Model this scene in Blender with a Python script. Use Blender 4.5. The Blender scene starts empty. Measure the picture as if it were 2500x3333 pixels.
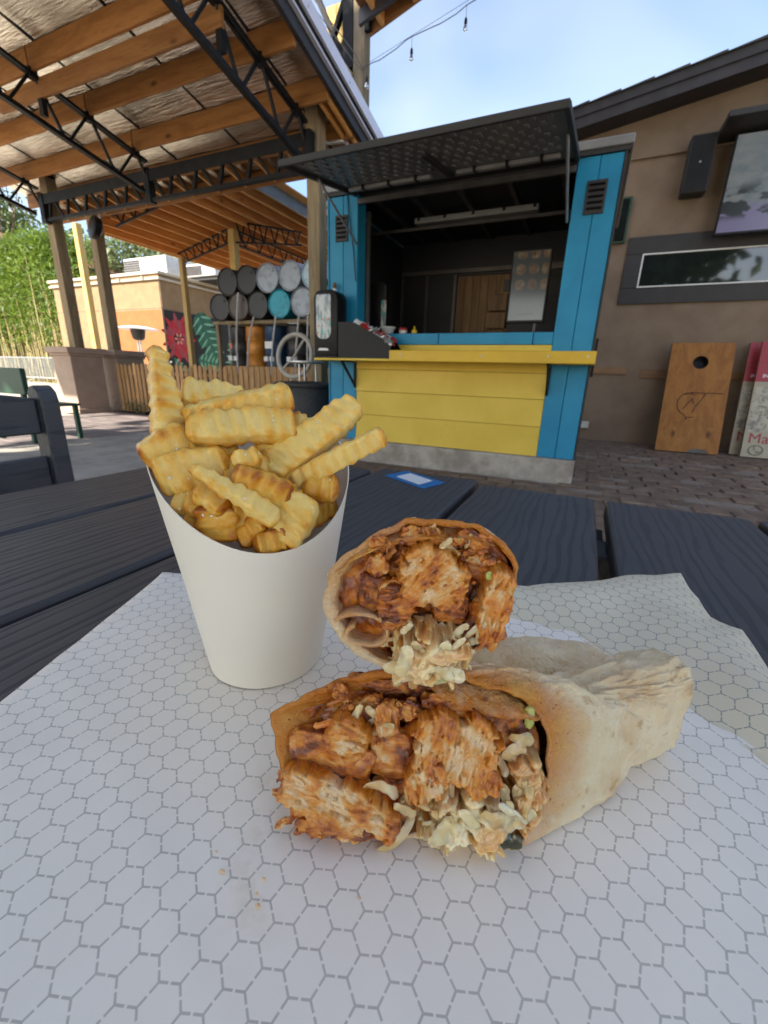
import bpy, bmesh, math, random
import numpy as np
from mathutils import Vector, Matrix, noise
from math import radians, sin, cos, pi, sqrt

random.seed(7)
rng = np.random.default_rng(7)
SC = bpy.context.scene
COL = SC.collection

# ------------------------------------------------------------------ camera
cam_d = bpy.data.cameras.new('camera')
cam = bpy.data.objects.new('camera', cam_d)
COL.objects.link(cam)
SC.camera = cam
YAW, PITCH, ROLL = radians(24.27), radians(17.857), radians(1.844)
fwd = Vector((-sin(YAW)*cos(PITCH), cos(YAW)*cos(PITCH), -sin(PITCH)))
rt0 = Vector((cos(YAW), sin(YAW), 0))
up0 = rt0.cross(fwd)
rt = rt0*cos(ROLL) + up0*sin(ROLL)
up = -rt0*sin(ROLL) + up0*cos(ROLL)
CAM = Vector((0, 0, .95))
M4 = Matrix((rt, up, -fwd)).transposed().to_4x4()
M4.translation = CAM
cam.matrix_world = M4
cam_d.sensor_fit = 'AUTO'
cam_d.sensor_width = 36
cam_d.lens = 14.80
cam_d.clip_start = .01
cam_d.clip_end = 500
cam_d.dof.use_dof = True
cam_d.dof.focus_distance = .235
cam_d.dof.aperture_fstop = 16

# ------------------------------------------------------------------ light
SUN_TO = Vector((-.12, -.80, .585)).normalized()
world = bpy.data.worlds.new('World')
SC.world = world
world.use_nodes = True
wn = world.node_tree
for n in list(wn.nodes): wn.nodes.remove(n)
wo = wn.nodes.new('ShaderNodeOutputWorld')
bg = wn.nodes.new('ShaderNodeBackground')
sky = wn.nodes.new('ShaderNodeTexSky')
sky.sky_type = 'NISHITA'
sky.sun_disc = False
sky.sun_elevation = math.asin(SUN_TO.z)
sky.sun_rotation = math.atan2(SUN_TO.x, SUN_TO.y)
sky.air_density = 1.0
sky.dust_density = 1.0
sky.ozone_density = 1.2
tc = wn.nodes.new('ShaderNodeTexCoord')
mp = wn.nodes.new('ShaderNodeMapping')
mp.inputs['Scale'].default_value = (1.0, 1.0, 1.5)
mp.inputs['Rotation'].default_value = (.2, .5, .6)
cn = wn.nodes.new('ShaderNodeTexNoise')
cn.inputs['Scale'].default_value = 1.15
cn.inputs['Detail'].default_value = 4
cn.inputs['Roughness'].default_value = .5
cn.inputs['Distortion'].default_value = .6
cr = wn.nodes.new('ShaderNodeValToRGB')
cr.color_ramp.elements[0].position = .43
cr.color_ramp.elements[1].position = .72
cr.color_ramp.elements[0].color = (0, 0, 0, 1)
cr.color_ramp.elements[1].color = (.58, .58, .58, 1)
mx = wn.nodes.new('ShaderNodeMix'); mx.data_type = 'RGBA'
mx.inputs['B'].default_value = (6.3, 6.15, 5.9, 1)      # thin bright cloud, in the sky's own units
L = wn.links.new
mp.inputs['Location'].default_value = (4, 4, 4)
L(tc.outputs['Generated'], mp.inputs['Vector'])
L(mp.outputs['Vector'], cn.inputs['Vector'])
L(cn.outputs['Fac'], cr.inputs['Fac'])
L(cr.outputs['Color'], mx.inputs['Factor'])
L(sky.outputs['Color'], mx.inputs['A'])
L(mx.outputs['Result'], bg.inputs['Color'])
L(bg.outputs['Background'], wo.inputs['Surface'])
bg.inputs['Strength'].default_value = .085
sun_d = bpy.data.lights.new('sun', 'SUN')
sun_d.energy = 4.4
sun_d.angle = radians(.53)
sun_d.color = (1, .91, .77)
sun = bpy.data.objects.new('sun', sun_d)
COL.objects.link(sun)
sun.rotation_euler = (-SUN_TO).to_track_quat('-Z', 'Y').to_euler()
sun.location = (0, 0, 30)
SC.view_settings.view_transform = 'Standard'
SC.view_settings.look = 'None'
SC.view_settings.exposure = 1.88
SC.view_settings.gamma = 1
SC.view_settings.use_curve_mapping = False
SC.cycles.max_bounces = 8
SC.cycles.diffuse_bounces = 4
SC.cycles.transparent_max_bounces = 12
SC.cycles.sample_clamp_indirect = 6
SC.cycles.caustics_reflective = False
SC.cycles.caustics_refractive = False
SC.cycles.use_denoising = True

# ------------------------------------------------------------------ mesh helpers
WORLD_OF = {}
def wpos(o):
    return WORLD_OF.get(o.name, Vector((0, 0, 0))) if o else Vector((0, 0, 0))
def tag(o, label=None, cat=None, group=None, kind=None):
    if label: o['label'] = label
    if cat: o['category'] = cat
    if group: o['group'] = group
    if kind: o['kind'] = kind
    return o
def thing(name, label, cat, loc, group=None):
    o = bpy.data.objects.new(name, None)
    COL.objects.link(o)
    o.empty_display_size = .1
    o.location = loc
    WORLD_OF[o.name] = Vector(loc)
    return tag(o, label, cat, group)
def link(name, me, parent=None, at=(0, 0, 0)):
    o = bpy.data.objects.new(name, me)
    COL.objects.link(o)
    if parent:
        o.parent = parent
        o.location = Vector(at) - wpos(parent)
    else:
        o.location = at
    WORLD_OF[o.name] = Vector(at)
    return o

class MB:
    """collects verts and faces in world coordinates"""
    def __init__(s): s.v = []; s.f = []; s.m = []; s.mi = 0
    def add(s, vs, fs):
        b = len(s.v)
        s.v += [tuple(p) for p in vs]
        s.f += [tuple(i+b for i in f) for f in fs]
        s.m += [s.mi]*len(fs)
        return s
    def box(s, x0, x1, y0, y1, z0, z1):
        return s.add([(x, y, z) for z in (z0, z1) for y in (y0, y1) for x in (x0, x1)],
                     [(0, 2, 3, 1), (4, 5, 7, 6), (0, 1, 5, 4), (2, 6, 7, 3), (0, 4, 6, 2), (1, 3, 7, 5)])
    def obox(s, c, a, b, d):
        c, a, b, d = map(Vector, (c, a, b, d))
        if a.cross(b).dot(d) < 0: a = -a
        vs = [c + i*a + j*b + k*d for k in (-1, 1) for j in (-1, 1) for i in (-1, 1)]
        return s.add(vs, [(0, 2, 3, 1), (4, 5, 7, 6), (0, 1, 5, 4), (2, 6, 7, 3), (0, 4, 6, 2), (1, 3, 7, 5)])
    def beam(s, p, q, w, h, upv=(0, 0, 1)):
        p, q, u = Vector(p), Vector(q), Vector(upv)
        d = (q-p); n = d.normalized()
        sd = n.cross(u)
        if sd.length < 1e-4: sd = n.cross(Vector((1, 0, 0)))
        sd.normalize(); u2 = sd.cross(n)
        return s.obox((p+q)/2, d/2, sd*w/2, u2*h/2)
    def path(s, pts, r, n=8, cap=True):
        pts = [Vector(p) for p in pts]
        rs = r if hasattr(r, '__len__') else [r]*len(pts)
        vs = []; ref = None
        for i, p in enumerate(pts):
            d = (pts[min(i+1, len(pts)-1)] - pts[max(i-1, 0)]).normalized()
            if ref is None:
                ref = d.orthogonal().normalized()
            a = (ref - d*ref.dot(d)).normalized(); ref = a
            b = d.cross(a)
            for k in range(n):
                t = 2*pi*k/n
                vs.append(p + (a*cos(t) + b*sin(t))*rs[i])
        fs = []
        for i in range(len(pts)-1):
            for k in range(n):
                k2 = (k+1) % n
                fs.append((i*n+k, i*n+k2, (i+1)*n+k2, (i+1)*n+k))
        if cap:
            fs.append(tuple(range(n-1, -1, -1)))
            fs.append(tuple((len(pts)-1)*n+k for k in range(n)))
        return s.add(vs, fs)
    def tube(s, p, q, r, n=10): return s.path([p, q], r, n)
    def lathe(s, c, prof, n=24, ax=(0, 0, 1)):
        c, ax = Vector(c), Vector(ax).normalized()
        a = ax.orthogonal().normalized(); b = ax.cross(a)
        vs = []; fs = []
        for r, z in prof:
            for k in range(n):
                t = 2*pi*k/n
                vs.append(c + ax*z + (a*cos(t) + b*sin(t))*r)
        for i in range(len(prof)-1):
            for k in range(n):
                k2 = (k+1) % n
                fs.append((i*n+k, i*n+k2, (i+1)*n+k2, (i+1)*n+k))
        if prof[0][0] > 1e-4: fs.append(tuple(range(n-1, -1, -1)))
        if prof[-1][0] > 1e-4: fs.append(tuple((len(prof)-1)*n+k for k in range(n)))
        return s.add(vs, fs)
    def prism(s, poly, o, ux, uy, uz, d):
        """2-D outline in the frame (o, ux, uy), thickness d along uz"""
        o, ux, uy, uz = map(Vector, (o, ux, uy, uz))
        n = len(poly)
        area = sum(poly[i][0]*poly[(i+1) % n][1] - poly[(i+1) % n][0]*poly[i][1] for i in range(n))
        if (area > 0) != (ux.cross(uy).dot(uz) > 0): poly = poly[::-1]
        vs = [o + ux*x + uy*y for x, y in poly] + [o + ux*x + uy*y + uz*d for x, y in poly]
        fs = [tuple(range(n-1, -1, -1)), tuple(range(n, 2*n))]
        fs += [(i, (i+1) % n, (i+1) % n + n, i+n) for i in range(n)]
        return s.add(vs, fs)
    def grid(s, P, close_u=False):
        """P[i][j] points"""
        n, m = len(P), len(P[0])
        fs = []
        for i in range(n-1):
            for j in range(m if close_u else m-1):
                j2 = (j+1) % m
                fs.append((i*m+j, i*m+j2, (i+1)*m+j2, (i+1)*m+j))
        return s.add([p for r in P for p in r], fs)
    def build(s, name, mat, parent=None, bevel=0, seg=1, smooth=False, at=None, label=None, cat=None, group=None, kind=None, angle=40, merge=0):
        V = np.array(s.v, dtype=float)
        if parent is not None: org = wpos(parent)
        elif at is not None: org = Vector(at)
        else:
            lo, hi = V.min(0), V.max(0)
            org = Vector(((lo[0]+hi[0])/2, (lo[1]+hi[1])/2, lo[2]))
        V = V - np.array(org)
        me = bpy.data.meshes.new(name)
        me.from_pydata(V.tolist(), [], s.f)
        mats = mat if isinstance(mat, (list, tuple)) else [mat]
        for m in mats: me.materials.append(m)
        if len(mats) > 1: me.polygons.foreach_set('material_index', s.m)
        if bevel or merge:
            bm = bmesh.new(); bm.from_mesh(me)
            if merge: bmesh.ops.remove_doubles(bm, verts=bm.verts, dist=merge)
            if bevel:
                es = [e for e in bm.edges if len(e.link_faces) == 2 and e.calc_face_angle(0) > .5]
                bmesh.ops.bevel(bm, geom=es, offset=bevel, segments=seg, affect='EDGES', profile=.5, clamp_overlap=True)
            bm.to_mesh(me); bm.free()
        if smooth:
            me.polygons.foreach_set('use_smooth', [True]*len(me.polygons))
            try: me.set_sharp_from_angle(angle=radians(angle))
            except Exception: pass
        me.update()
        o = link(name, me, parent, org)
        return tag(o, label, cat, group, kind)

def dup(o, parent=None, delta=(0, 0, 0), label=None):
    """copy of a thing (or part) with all its parts; mesh data is shared"""
    c = o.copy(); COL.objects.link(c)
    WORLD_OF[c.name] = wpos(o) + Vector(delta)
    if parent is not None:
        c.parent = parent
    else:
        c.location = Vector(o.location) + Vector(delta)
    if label: c['label'] = label
    for ch in list(o.children): dup(ch, c, delta)
    return c
def raw(name, V, F, mat, parent=None, at=None, **kw):
    m = MB(); m.v = V; m.f = F; m.m = [0]*len(F)
    return m.build(name, mat, parent, at=at, **kw)

# ------------------------------------------------------------------ material helpers
class T:
    """small wrapper so that node sockets can be combined with operators"""
    def __init__(s, nt, sock): s.nt = nt; s.k = sock
    def _m(s, op, b=None, c=None, rev=False):
        n = s.nt.nodes.new('ShaderNodeMath'); n.operation = op
        ins = [s, b, c] if not rev else [b, s, c]
        for i, x in enumerate(ins):
            if x is None: continue
            if isinstance(x, T): s.nt.links.new(x.k, n.inputs[i])
            else: n.inputs[i].default_value = x
        return T(s.nt, n.outputs[0])
    def __add__(s, b): return s._m('ADD', b)
    __radd__ = __add__
    def __sub__(s, b): return s._m('SUBTRACT', b)
    def __rsub__(s, b): return s._m('SUBTRACT', b, rev=True)
    def __mul__(s, b): return s._m('MULTIPLY', b)
    __rmul__ = __mul__
    def __truediv__(s, b): return s._m('DIVIDE', b)
    def mod(s, b): return s._m('FLOORED_MODULO', b)
    def abs(s): return s._m('ABSOLUTE')
    def max(s, b): return s._m('MAXIMUM', b)
    def min(s, b): return s._m('MINIMUM', b)
    def gt(s, b): return s._m('GREATER_THAN', b)
    def lt(s, b): return s._m('LESS_THAN', b)
    def pow(s, b): return s._m('POWER', b)
    def sin(s): return s._m('SINE')
    def clamp(s): return s.max(0.0).min(1.0)
    def smooth(s, a, b):
        n = s.nt.nodes.new('ShaderNodeMapRange'); n.interpolation_type = 'SMOOTHSTEP'
        s.nt.links.new(s.k, n.inputs['Value'])
        n.inputs['From Min'].default_value = a; n.inputs['From Max'].default_value = b
        return T(s.nt, n.outputs['Result'])
class Mat:
    def __init__(s, name, rough=.6, metal=0, spec=.5):
        s.m = bpy.data.materials.new(name); s.m.use_nodes = True
        s.nt = s.m.node_tree
        s.b = s.nt.nodes['Principled BSDF']
        s.b.inputs['Roughness'].default_value = rough
        s.b.inputs['Metallic'].default_value = metal
        s.b.inputs['Specular IOR Level'].default_value = spec
        s._tc = None
    def co(s, scale=(1, 1, 1), rot=(0, 0, 0), loc=(0, 0, 0), kind='Object', rand=False):
        if s._tc is None: s._tc = s.nt.nodes.new('ShaderNodeTexCoord')
        src = s._tc.outputs[kind]
        if rand:
            oi = s.nt.nodes.new('ShaderNodeObjectInfo')
            cb = s.nt.nodes.new('ShaderNodeVectorMath'); cb.operation = 'SCALE'
            cb.inputs[0].default_value = (17, 31, 23)
            s.nt.links.new(oi.outputs['Random'], cb.inputs['Scale'])
            ad = s.nt.nodes.new('ShaderNodeVectorMath'); ad.operation = 'ADD'
            s.nt.links.new(src, ad.inputs[0]); s.nt.links.new(cb.outputs[0], ad.inputs[1])
            src = ad.outputs[0]
        n = s.nt.nodes.new('ShaderNodeMapping')
        n.inputs['Scale'].default_value = scale; n.inputs['Rotation'].default_value = rot; n.inputs['Location'].default_value = loc
        s.nt.links.new(src, n.inputs['Vector'])
        return n.outputs['Vector']
    def xyz(s, v):
        n = s.nt.nodes.new('ShaderNodeSeparateXYZ'); s.nt.links.new(v, n.inputs[0])
        return [T(s.nt, n.outputs[i]) for i in range(3)]
    def rnd(s):
        return T(s.nt, s.nt.nodes.new('ShaderNodeObjectInfo').outputs['Random'])
    def noise(s, v, scale, detail=4, rough=.5, dist=0):
        n = s.nt.nodes.new('ShaderNodeTexNoise')
        s.nt.links.new(v, n.inputs['Vector'])
        n.inputs['Scale'].default_value = scale; n.inputs['Detail'].default_value = detail
        n.inputs['Roughness'].default_value = rough; n.inputs['Distortion'].default_value = dist
        return T(s.nt, n.outputs['Fac'])
    def voro(s, v, scale, feature='F1', rnd=1):
        n = s.nt.nodes.new('ShaderNodeTexVoronoi'); n.feature = feature
        s.nt.links.new(v, n.inputs['Vector']); n.inputs['Scale'].default_value = scale
        n.inputs['Randomness'].default_value = rnd
        return T(s.nt, n.outputs['Distance'])
    def wave(s, v, scale, dist=2, detail=2, dscale=1, axis='X'):
        n = s.nt.nodes.new('ShaderNodeTexWave'); n.bands_direction = axis
        s.nt.links.new(v, n.inputs['Vector']); n.inputs['Scale'].default_value = scale
        n.inputs['Distortion'].default_value = dist; n.inputs['Detail'].default_value = detail
        n.inputs['Detail Scale'].default_value = dscale
        return T(s.nt, n.outputs['Fac'])
    def attr(s, name):
        n = s.nt.nodes.new('ShaderNodeAttribute'); n.attribute_name = name
        return T(s.nt, n.outputs['Fac'])
    def ramp(s, fac, stops, interp='LINEAR'):
        n = s.nt.nodes.new('ShaderNodeValToRGB'); n.color_ramp.interpolation = interp
        e = n.color_ramp.elements
        while len(e) < len(stops): e.new(.5)
        for el, (p, c) in zip(e, stops):
            el.position = p; el.color = (*c, 1) if len(c) == 3 else c
        s.nt.links.new(fac.k, n.inputs['Fac'])
        return n.outputs['Color']
    def mix(s, fac, a, b, mode='MIX'):
        n = s.nt.nodes.new('ShaderNodeMix'); n.data_type = 'RGBA'; n.blend_type = mode
        for sock, x in ((n.inputs['Factor'], fac), (n.inputs['A'], a), (n.inputs['B'], b)):
            if isinstance(x, T): s.nt.links.new(x.k, sock)
            elif isinstance(x, (int, float)): sock.default_value = x
            elif isinstance(x, tuple): sock.default_value = (*x, 1)
            else: s.nt.links.new(x, sock)
        return n.outputs['Result']
    def col(s, c):
        if isinstance(c, tuple): s.b.inputs['Base Color'].default_value = (*c, 1)
        else: s.nt.links.new(c, s.b.inputs['Base Color'])
    def setin(s, name, x):
        if isinstance(x, T): s.nt.links.new(x.k, s.b.inputs[name])
        elif hasattr(x, 'is_linked'): s.nt.links.new(x, s.b.inputs[name])
        else: s.b.inputs[name].default_value = x
    def bump(s, h, strength=.5, dist=.01):
        n = s.nt.nodes.new('ShaderNodeBump')
        n.inputs['Strength'].default_value = strength; n.inputs['Distance'].default_value = dist
        s.nt.links.new(h.k, n.inputs['Height'])
        s.nt.links.new(n.outputs['Normal'], s.b.inputs['Normal'])
    def sss(s, w, radius, scale):
        s.b.inputs['Subsurface Weight'].default_value = w
        s.b.inputs['Subsurface Radius'].default_value = radius
        s.b.inputs['Subsurface Scale'].default_value = scale

def simple(name, c1, c2=None, rough=.6, metal=0, ns=6, stretch=(1, 1, 1), bump=0, bs=60, bd=.003, spec=.5, lo=.35, hi=.65, rand=False, detail=5, rv=0):
    a = Mat(name, rough, metal, spec)
    v = a.co(stretch, rand=rand)
    if c2 is None: c2 = tuple(x*.8 for x in c1)
    n = a.noise(v, ns, detail, .6)
    c = a.mix(n.smooth(lo, hi), c1, c2)
    if rand:
        c = a.mix(1.0, c, a.ramp(a.rnd(), [(0, (.78, .78, .78)), (1, (1, 1, 1))]), 'MULTIPLY')
    a.col(c)
    if rv: a.setin('Roughness', n*rv + (rough-rv/2))
    if bump: a.bump(a.noise(v, bs, 4, .6), bump, bd)
    return a.m
def wood(name, c1, c2, axis, rough=.65, scale=1.0, knots=True, cd=None, bump=.25):
    a = Mat(name, rough, 0, .3)
    st = {'x': (.12, 1, 1), 'y': (1, .12, 1), 'z': (1, 1, .12)}[axis]
    v = a.co(tuple(x*scale for x in st), rand=True)
    n = a.noise(v, 9, 6, .6, .8)
    g = a.noise(v, 60, 3, .6)
    c = a.mix(n.smooth(.32, .7), c1, c2)
    c = a.mix(g.smooth(.5, .75)*.45, c, tuple(x*.55 for x in c2))
    if knots:
        st2 = {'x': (.45, 1, 1), 'y': (1, .45, 1), 'z': (1, 1, .45)}[axis]
        k = a.voro(a.co(tuple(x*scale for x in st2), rand=True), 3.1)
        c = a.mix(k.smooth(.13, .03)*.85, c, cd or tuple(x*.3 for x in c2))
    c = a.mix(1.0, c, a.ramp(a.rnd(), [(0, (.75, .75, .75)), (1, (1.05, 1.03, 1))]), 'MULTIPLY')
    a.col(c)
    a.bump(g, bump, .002)
    return a.m
# ------------------------------------------------------------------ materials
M = {}
M['steel_black'] = simple('black_painted_steel', (.006, .0065, .008), (.012, .012, .014), .55, 0, 8, bump=.15, bs=120, spec=.2)
M['pine_x'] = wood('pine_x', (.38, .175, .055), (.26, .105, .028), 'x')
M['pine_y'] = wood('pine_y', (.72, .38, .13), (.58, .26, .075), 'y')
M['post'] = wood('treated_post', (.36, .285, .18), (.22, .165, .10), 'z', .75)
M['post_yellow'] = wood('new_yellow_post', (.52, .38, .15), (.40, .27, .09), 'z', .7)
M['fence'] = wood('fence_wood', (.50, .31, .15), (.33, .19, .085), 'z', .8)
M['oak_board'] = wood('varnished_board', (.33, .14, .024), (.23, .085, .013), 'z', .5)
M['dark_wood'] = wood('brown_plank', (.30, .17, .075), (.16, .085, .035), 'z', .5)
M['batten'] = wood('batten', (.30, .17, .09), (.2, .11, .055), 'x', .7)
M['white_metal'] = simple('pale_metal', (.68, .69, .84), (.62, .63, .78), .4, 0, 3)
M['galv'] = simple('galvanised', (.5, .52, .54), (.38, .4, .42), .4, .8, 12, rv=.2)
M['grey_plastic'] = simple('grey_case', (.55, .56, .57), (.45, .46, .47), .5)
M['black_plastic'] = simple('black_plastic', (.005, .005, .006), (.009, .009, .010), .45, bump=.1, bs=200, bd=.0005, spec=.25)
M['charcoal'] = simple('charcoal_trim', (.018, .017, .018), (.025, .024, .025), .6, bump=.2, bs=50)
M['blue'] = simple('blue_paint', (.012, .25, .44), (.01, .21, .39), .45, 0, 3, bump=.15, bs=25, bd=.002)
def painted(name, c1, c2, dirt):
    a = Mat(name, .5, 0, .4); o = a.co(rand=True)
    n = a.noise(o, 3, 5, .6)
    c = a.mix(n.smooth(.3, .7), c1, c2)
    s_ = a.noise(a.co((1, 1, .6), rand=True), 16, 6, .7)
    c = a.mix(s_.smooth(.62, .72)*.45, c, dirt)
    c = a.mix(a.noise(o, 55, 3, .6).smooth(.70, .74)*.6, c, dirt)
    a.col(c); a.setin('Roughness', n*.25+.38); a.bump(a.noise(o, 40, 4, .6), .18, .002)
    return a.m
M['yellow'] = painted('yellow_paint', (.72, .51, .07), (.65, .45, .055), (.38, .26, .06))
M['blue'] = painted('blue_paint', (.012, .25, .44), (.01, .20, .37), (.02, .13, .2))
M['yellow_deep'] = simple('deep_yellow_paint', (.68, .42, .012), (.60, .36, .01), .42, 0, 3, bump=.1, bs=40, bd=.002)
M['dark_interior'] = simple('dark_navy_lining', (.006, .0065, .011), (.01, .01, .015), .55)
M['stud_grey'] = simple('grey_frame_metal', (.10, .095, .095), (.075, .07, .07), .45, .5)
M['awning'] = simple('dark_grey_sheet', (.22, .217, .22), (.27, .265, .265), .42, .35)
M['lamp_cover'] = simple('unlit_white_diffuser', (.30, .30, .30), (.24, .24, .24), .35)
M['concrete'] = simple('concrete', (.40, .37, .33), (.30, .275, .245), .85, 0, 3, bump=.3, bs=50, bd=.003, detail=8)
M['concrete_pad'] = simple('kiosk_pad_concrete', (.42, .38, .33), (.25, .22, .185), .85, 0, 5, bump=.35, bs=40, bd=.004, detail=8)
M['paver_tan'] = simple('brown_paver', (.22, .155, .112), (.135, .092, .068), .8, 0, 8, bump=.5, bs=60, bd=.004, rand=True)
M['joint_sand'] = simple('joint_sand', (.27, .22, .18), (.18, .145, .12), .95, 0, 30, bump=.5, bs=150, bd=.004)
M['stamped'] = simple('stamped_purple_paver', (.24, .20, .19), (.17, .14, .14), .75, 0, 6, bump=.4, bs=40, rand=True)
M['ground'] = simple('bright_paving', (.46, .41, .33), (.38, .34, .27), .9, 0, 1.2, bump=.2, bs=20)
M['stucco'] = simple('tan_stucco', (.215, .155, .108), (.18, .126, .086), .9, 0, 2.5, bump=.45, bs=90, bd=.004, detail=8)
M['stucco_light'] = simple('peach_stucco', (.235, .155, .085), (.20, .13, .07), .9, 0, 3, bump=.5, bs=40, bd=.006)
M['stucco_orange'] = simple('orange_stucco', (.28, .102, .033), (.24, .085, .026), .9, 0, 3, bump=.6, bs=35, bd=.008)
M['pedestal'] = simple('taupe_stucco', (.36, .275, .225), (.31, .235, .19), .85, 0, 3, bump=.3, bs=90, bd=.003)
M['trim_white'] = simple('cream_trim', (.42, .38, .31), (.37, .33, .27), .6)
M['dark_roof_wood'] = simple('dark_painted_eave', (.020, .018, .022), (.032, .028, .032), .6, 0, 6)
M['shingle'] = simple('reddish_shingle', (.36, .19, .13), (.27, .14, .10), .9, 0, 1.2, bump=.5, bs=8, bd=.02)
M['shingle_dark'] = simple('grey_shingle', (.06, .058, .058), (.045, .043, .043), .9, 0, 5, bump=.5, bs=80)
M['white_paper'] = simple('white_card', (.87, .81, .70), (.84, .78, .67), .55, 0, 3, bump=.06, bs=200, bd=.0003)
M['card_blue'] = simple('blue_print', (.01, .16, .42), (.01, .15, .4), .4)
M['white_print'] = simple('white_print', (.75, .76, .78), (.72, .73, .75), .4)
M['white_plastic'] = simple('white_plastic', (.72, .72, .70), (.66, .66, .64), .4)
M['red_plastic'] = simple('red_plastic', (.45, .02, .02), (.35, .015, .015), .4)
M['mustard'] = simple('yellow_bottle', (.75, .48, .01), (.7, .43, .01), .35)
M['green_paint'] = simple('dark_green_paint', (.012, .055, .032), (.01, .045, .027), .5)
M['rubber'] = simple('dark_weave', (.022, .023, .025), (.035, .036, .038), .6, 0, 30, bump=.8, bs=110, bd=.006)
M['wheel_paint'] = simple('pale_wheel_paint', (.46, .43, .38), (.38, .35, .31), .5)
M['chain'] = simple('pale_rope', (.62, .60, .60), (.4, .39, .4), .6, 0, 40)
M['bark'] = simple('bark', (.13, .10, .075), (.07, .055, .04), .9, 0, 6, (1, 1, .2), bump=.6, bs=20, bd=.02)
for nm, c in (('drum_black', (.022, .021, .022)), ('drum_brown', (.06, .043, .036)), ('drum_grey', (.30, .34, .40)), ('drum_teal', (.01, .26, .36)), ('drum_orange', (.52, .20, .02)), ('drum_blue', (.012, .045, .11)), ('drum_pale', (.38, .52, .62))):
    M[nm] = simple(nm, c, tuple(x*.62+.01 for x in c), .42, .25, 7, bump=.15, bs=12, bd=.004, rv=.25, lo=.45, hi=.7, rand=True)

# lawn-chair / table boards: dark moulded lumber with a raised grain
def poly_lumber(name, c1, c2):
    a = Mat(name, .40, 0, .45)
    v = a.co((1, .16, 1), rand=True)
    w = a.wave(v, 24, 9, 3, 1.2, 'X')
    g = a.noise(v, 120, 2, .5)
    big = a.noise(a.co((1, 1, 1), rand=True), 7, 4, .6)
    line = w.smooth(.40, .10)
    c = a.mix(line*.5, c1, c2)
    c = a.mix(g.smooth(.45, .8)*.25, c, tuple(x*1.5 for x in c1))
    a.col(c)
    a.setin('Roughness', big*.16 + line*.12 + .36)
    a.bump((1.0-line)*.8 + g*.3, .4, .0010)
    return a.m
M['lumber'] = poly_lumber('slate_poly_lumber', (.050, .0505, .056), (.020, .0205, .023))
M['lumber_chair'] = poly_lumber('charcoal_poly_lumber', (.045, .050, .060), (.02, .022, .027))

# silver foil insulation under the roof
a = Mat('silver_foil', .3, 1)
v = a.co((.30, 3.2, 1), rand=True)
wr = a.noise(v, 10, 5, .62, .6)
n2 = a.noise(a.co((1, 1, 1), rand=True), 38, 3, .6)
lg = a.noise(a.co((1, 1, 1), rand=True), 1.1, 3, .5)
a.col(a.mix(lg.smooth(.35, .7), (.74, .71, .66), (.45, .43, .39)))
a.setin('Roughness', lg*.26 + .10)
a.bump(wr*.9 + n2*.15 + lg*.7, .8, .014)
M['foil'] = a.m
M['deck_light'] = simple('corrugated_deck', (.66, .62, .56), (.55, .5, .44), .45, .3, 4, (1, .3, 1))
M['ply'] = wood('orange_deck_board', (.72, .40, .15), (.60, .29, .09), 'y')

# glass / screens
a = Mat('window_glass', .04, 0, .8); a.col((.012, .016, .016)); a.setin('IOR', 1.6); M['glass'] = a.m
a = Mat('clear_bulb', .05, 0, .5); a.col((.85, .86, .85)); a.setin('Transmission Weight', .9); M['bulb'] = a.m
# ------ wall television: a pale picture with dark shapes over a lilac floor (it is lit)
a = Mat('television_picture', .2); x, y, z = a.xyz(a.co())
nz = a.noise(a.co((1, 1, 1.6)), 3.2, 4, .6)
n3 = a.noise(a.co((1, 1, 2.0), loc=(4, 2, 1)), 3.6, 3, .5)
c = a.mix(nz.smooth(.35, .65), (.34, .36, .36), (.20, .25, .27))
c = a.mix((z-.30).smooth(.09, -.06), c, (.30, .26, .48))
blob = n3.smooth(.44, .52) * z.smooth(.12, .22) * z.smooth(.62, .46)
c = a.mix(blob, c, (.012, .022, .026))
a.col((.02, .02, .02)); a.nt.links.new(c, a.b.inputs['Emission Color']); a.setin('Emission Strength', .10)
M['tv_pic'] = a.m
# ------ menu screen inside the kiosk: rows of round dishes on top, a pale panel below
a = Mat('menu_picture', .15); x, y, z = a.xyz(a.co())
nn = a.noise(a.co((1, 1, 1)), 22, 4, .6)
cx = ((x+.5).mod(.118) - .059).abs(); cz = (z.mod(.135) - .0675).abs()
rr = (cx*cx + cz*cz).pow(.5)
dish = rr.smooth(.052, .043) * z.smooth(.285, .30)
c = a.mix(z.smooth(.16, .30), (.22, .24, .23), (.05, .055, .05))
c = a.mix(dish, c, a.ramp(nn, [(.3, (.05, .035, .02)), (.5, (.20, .11, .05)), (.7, (.30, .25, .17))]))
ln = (z-.075).abs().lt(.003) * x.abs().lt(.08)
c = a.mix(ln, c, (.04, .04, .04))
a.col((.02, .02, .02)); a.nt.links.new(c, a.b.inputs['Emission Color']); a.setin('Emission Strength', .08)
M['menu_pic'] = a.m
# ------ napkin dispenser face: bottles and tomatoes printed on a silver card
a = Mat('dispenser_face', .25); x, y, z = a.xyz(a.co())
n = a.noise(a.co((2.2, 1, .55)), 16, 2, .5); n2 = a.noise(a.co((1, 1, 1)), 30, 2, .5)
c = a.mix(n.smooth(.42, .58), (.50, .52, .52), (.20, .24, .26))
mid = z.smooth(.20, .26)*z.smooth(.44, .38)
c = a.mix(mid*n.smooth(.48, .56), c, (.08, .32, .30))
c = a.mix(mid*n2.smooth(.60, .66), c, (.60, .10, .03))
a.col(c); M['disp_face'] = a.m

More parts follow.
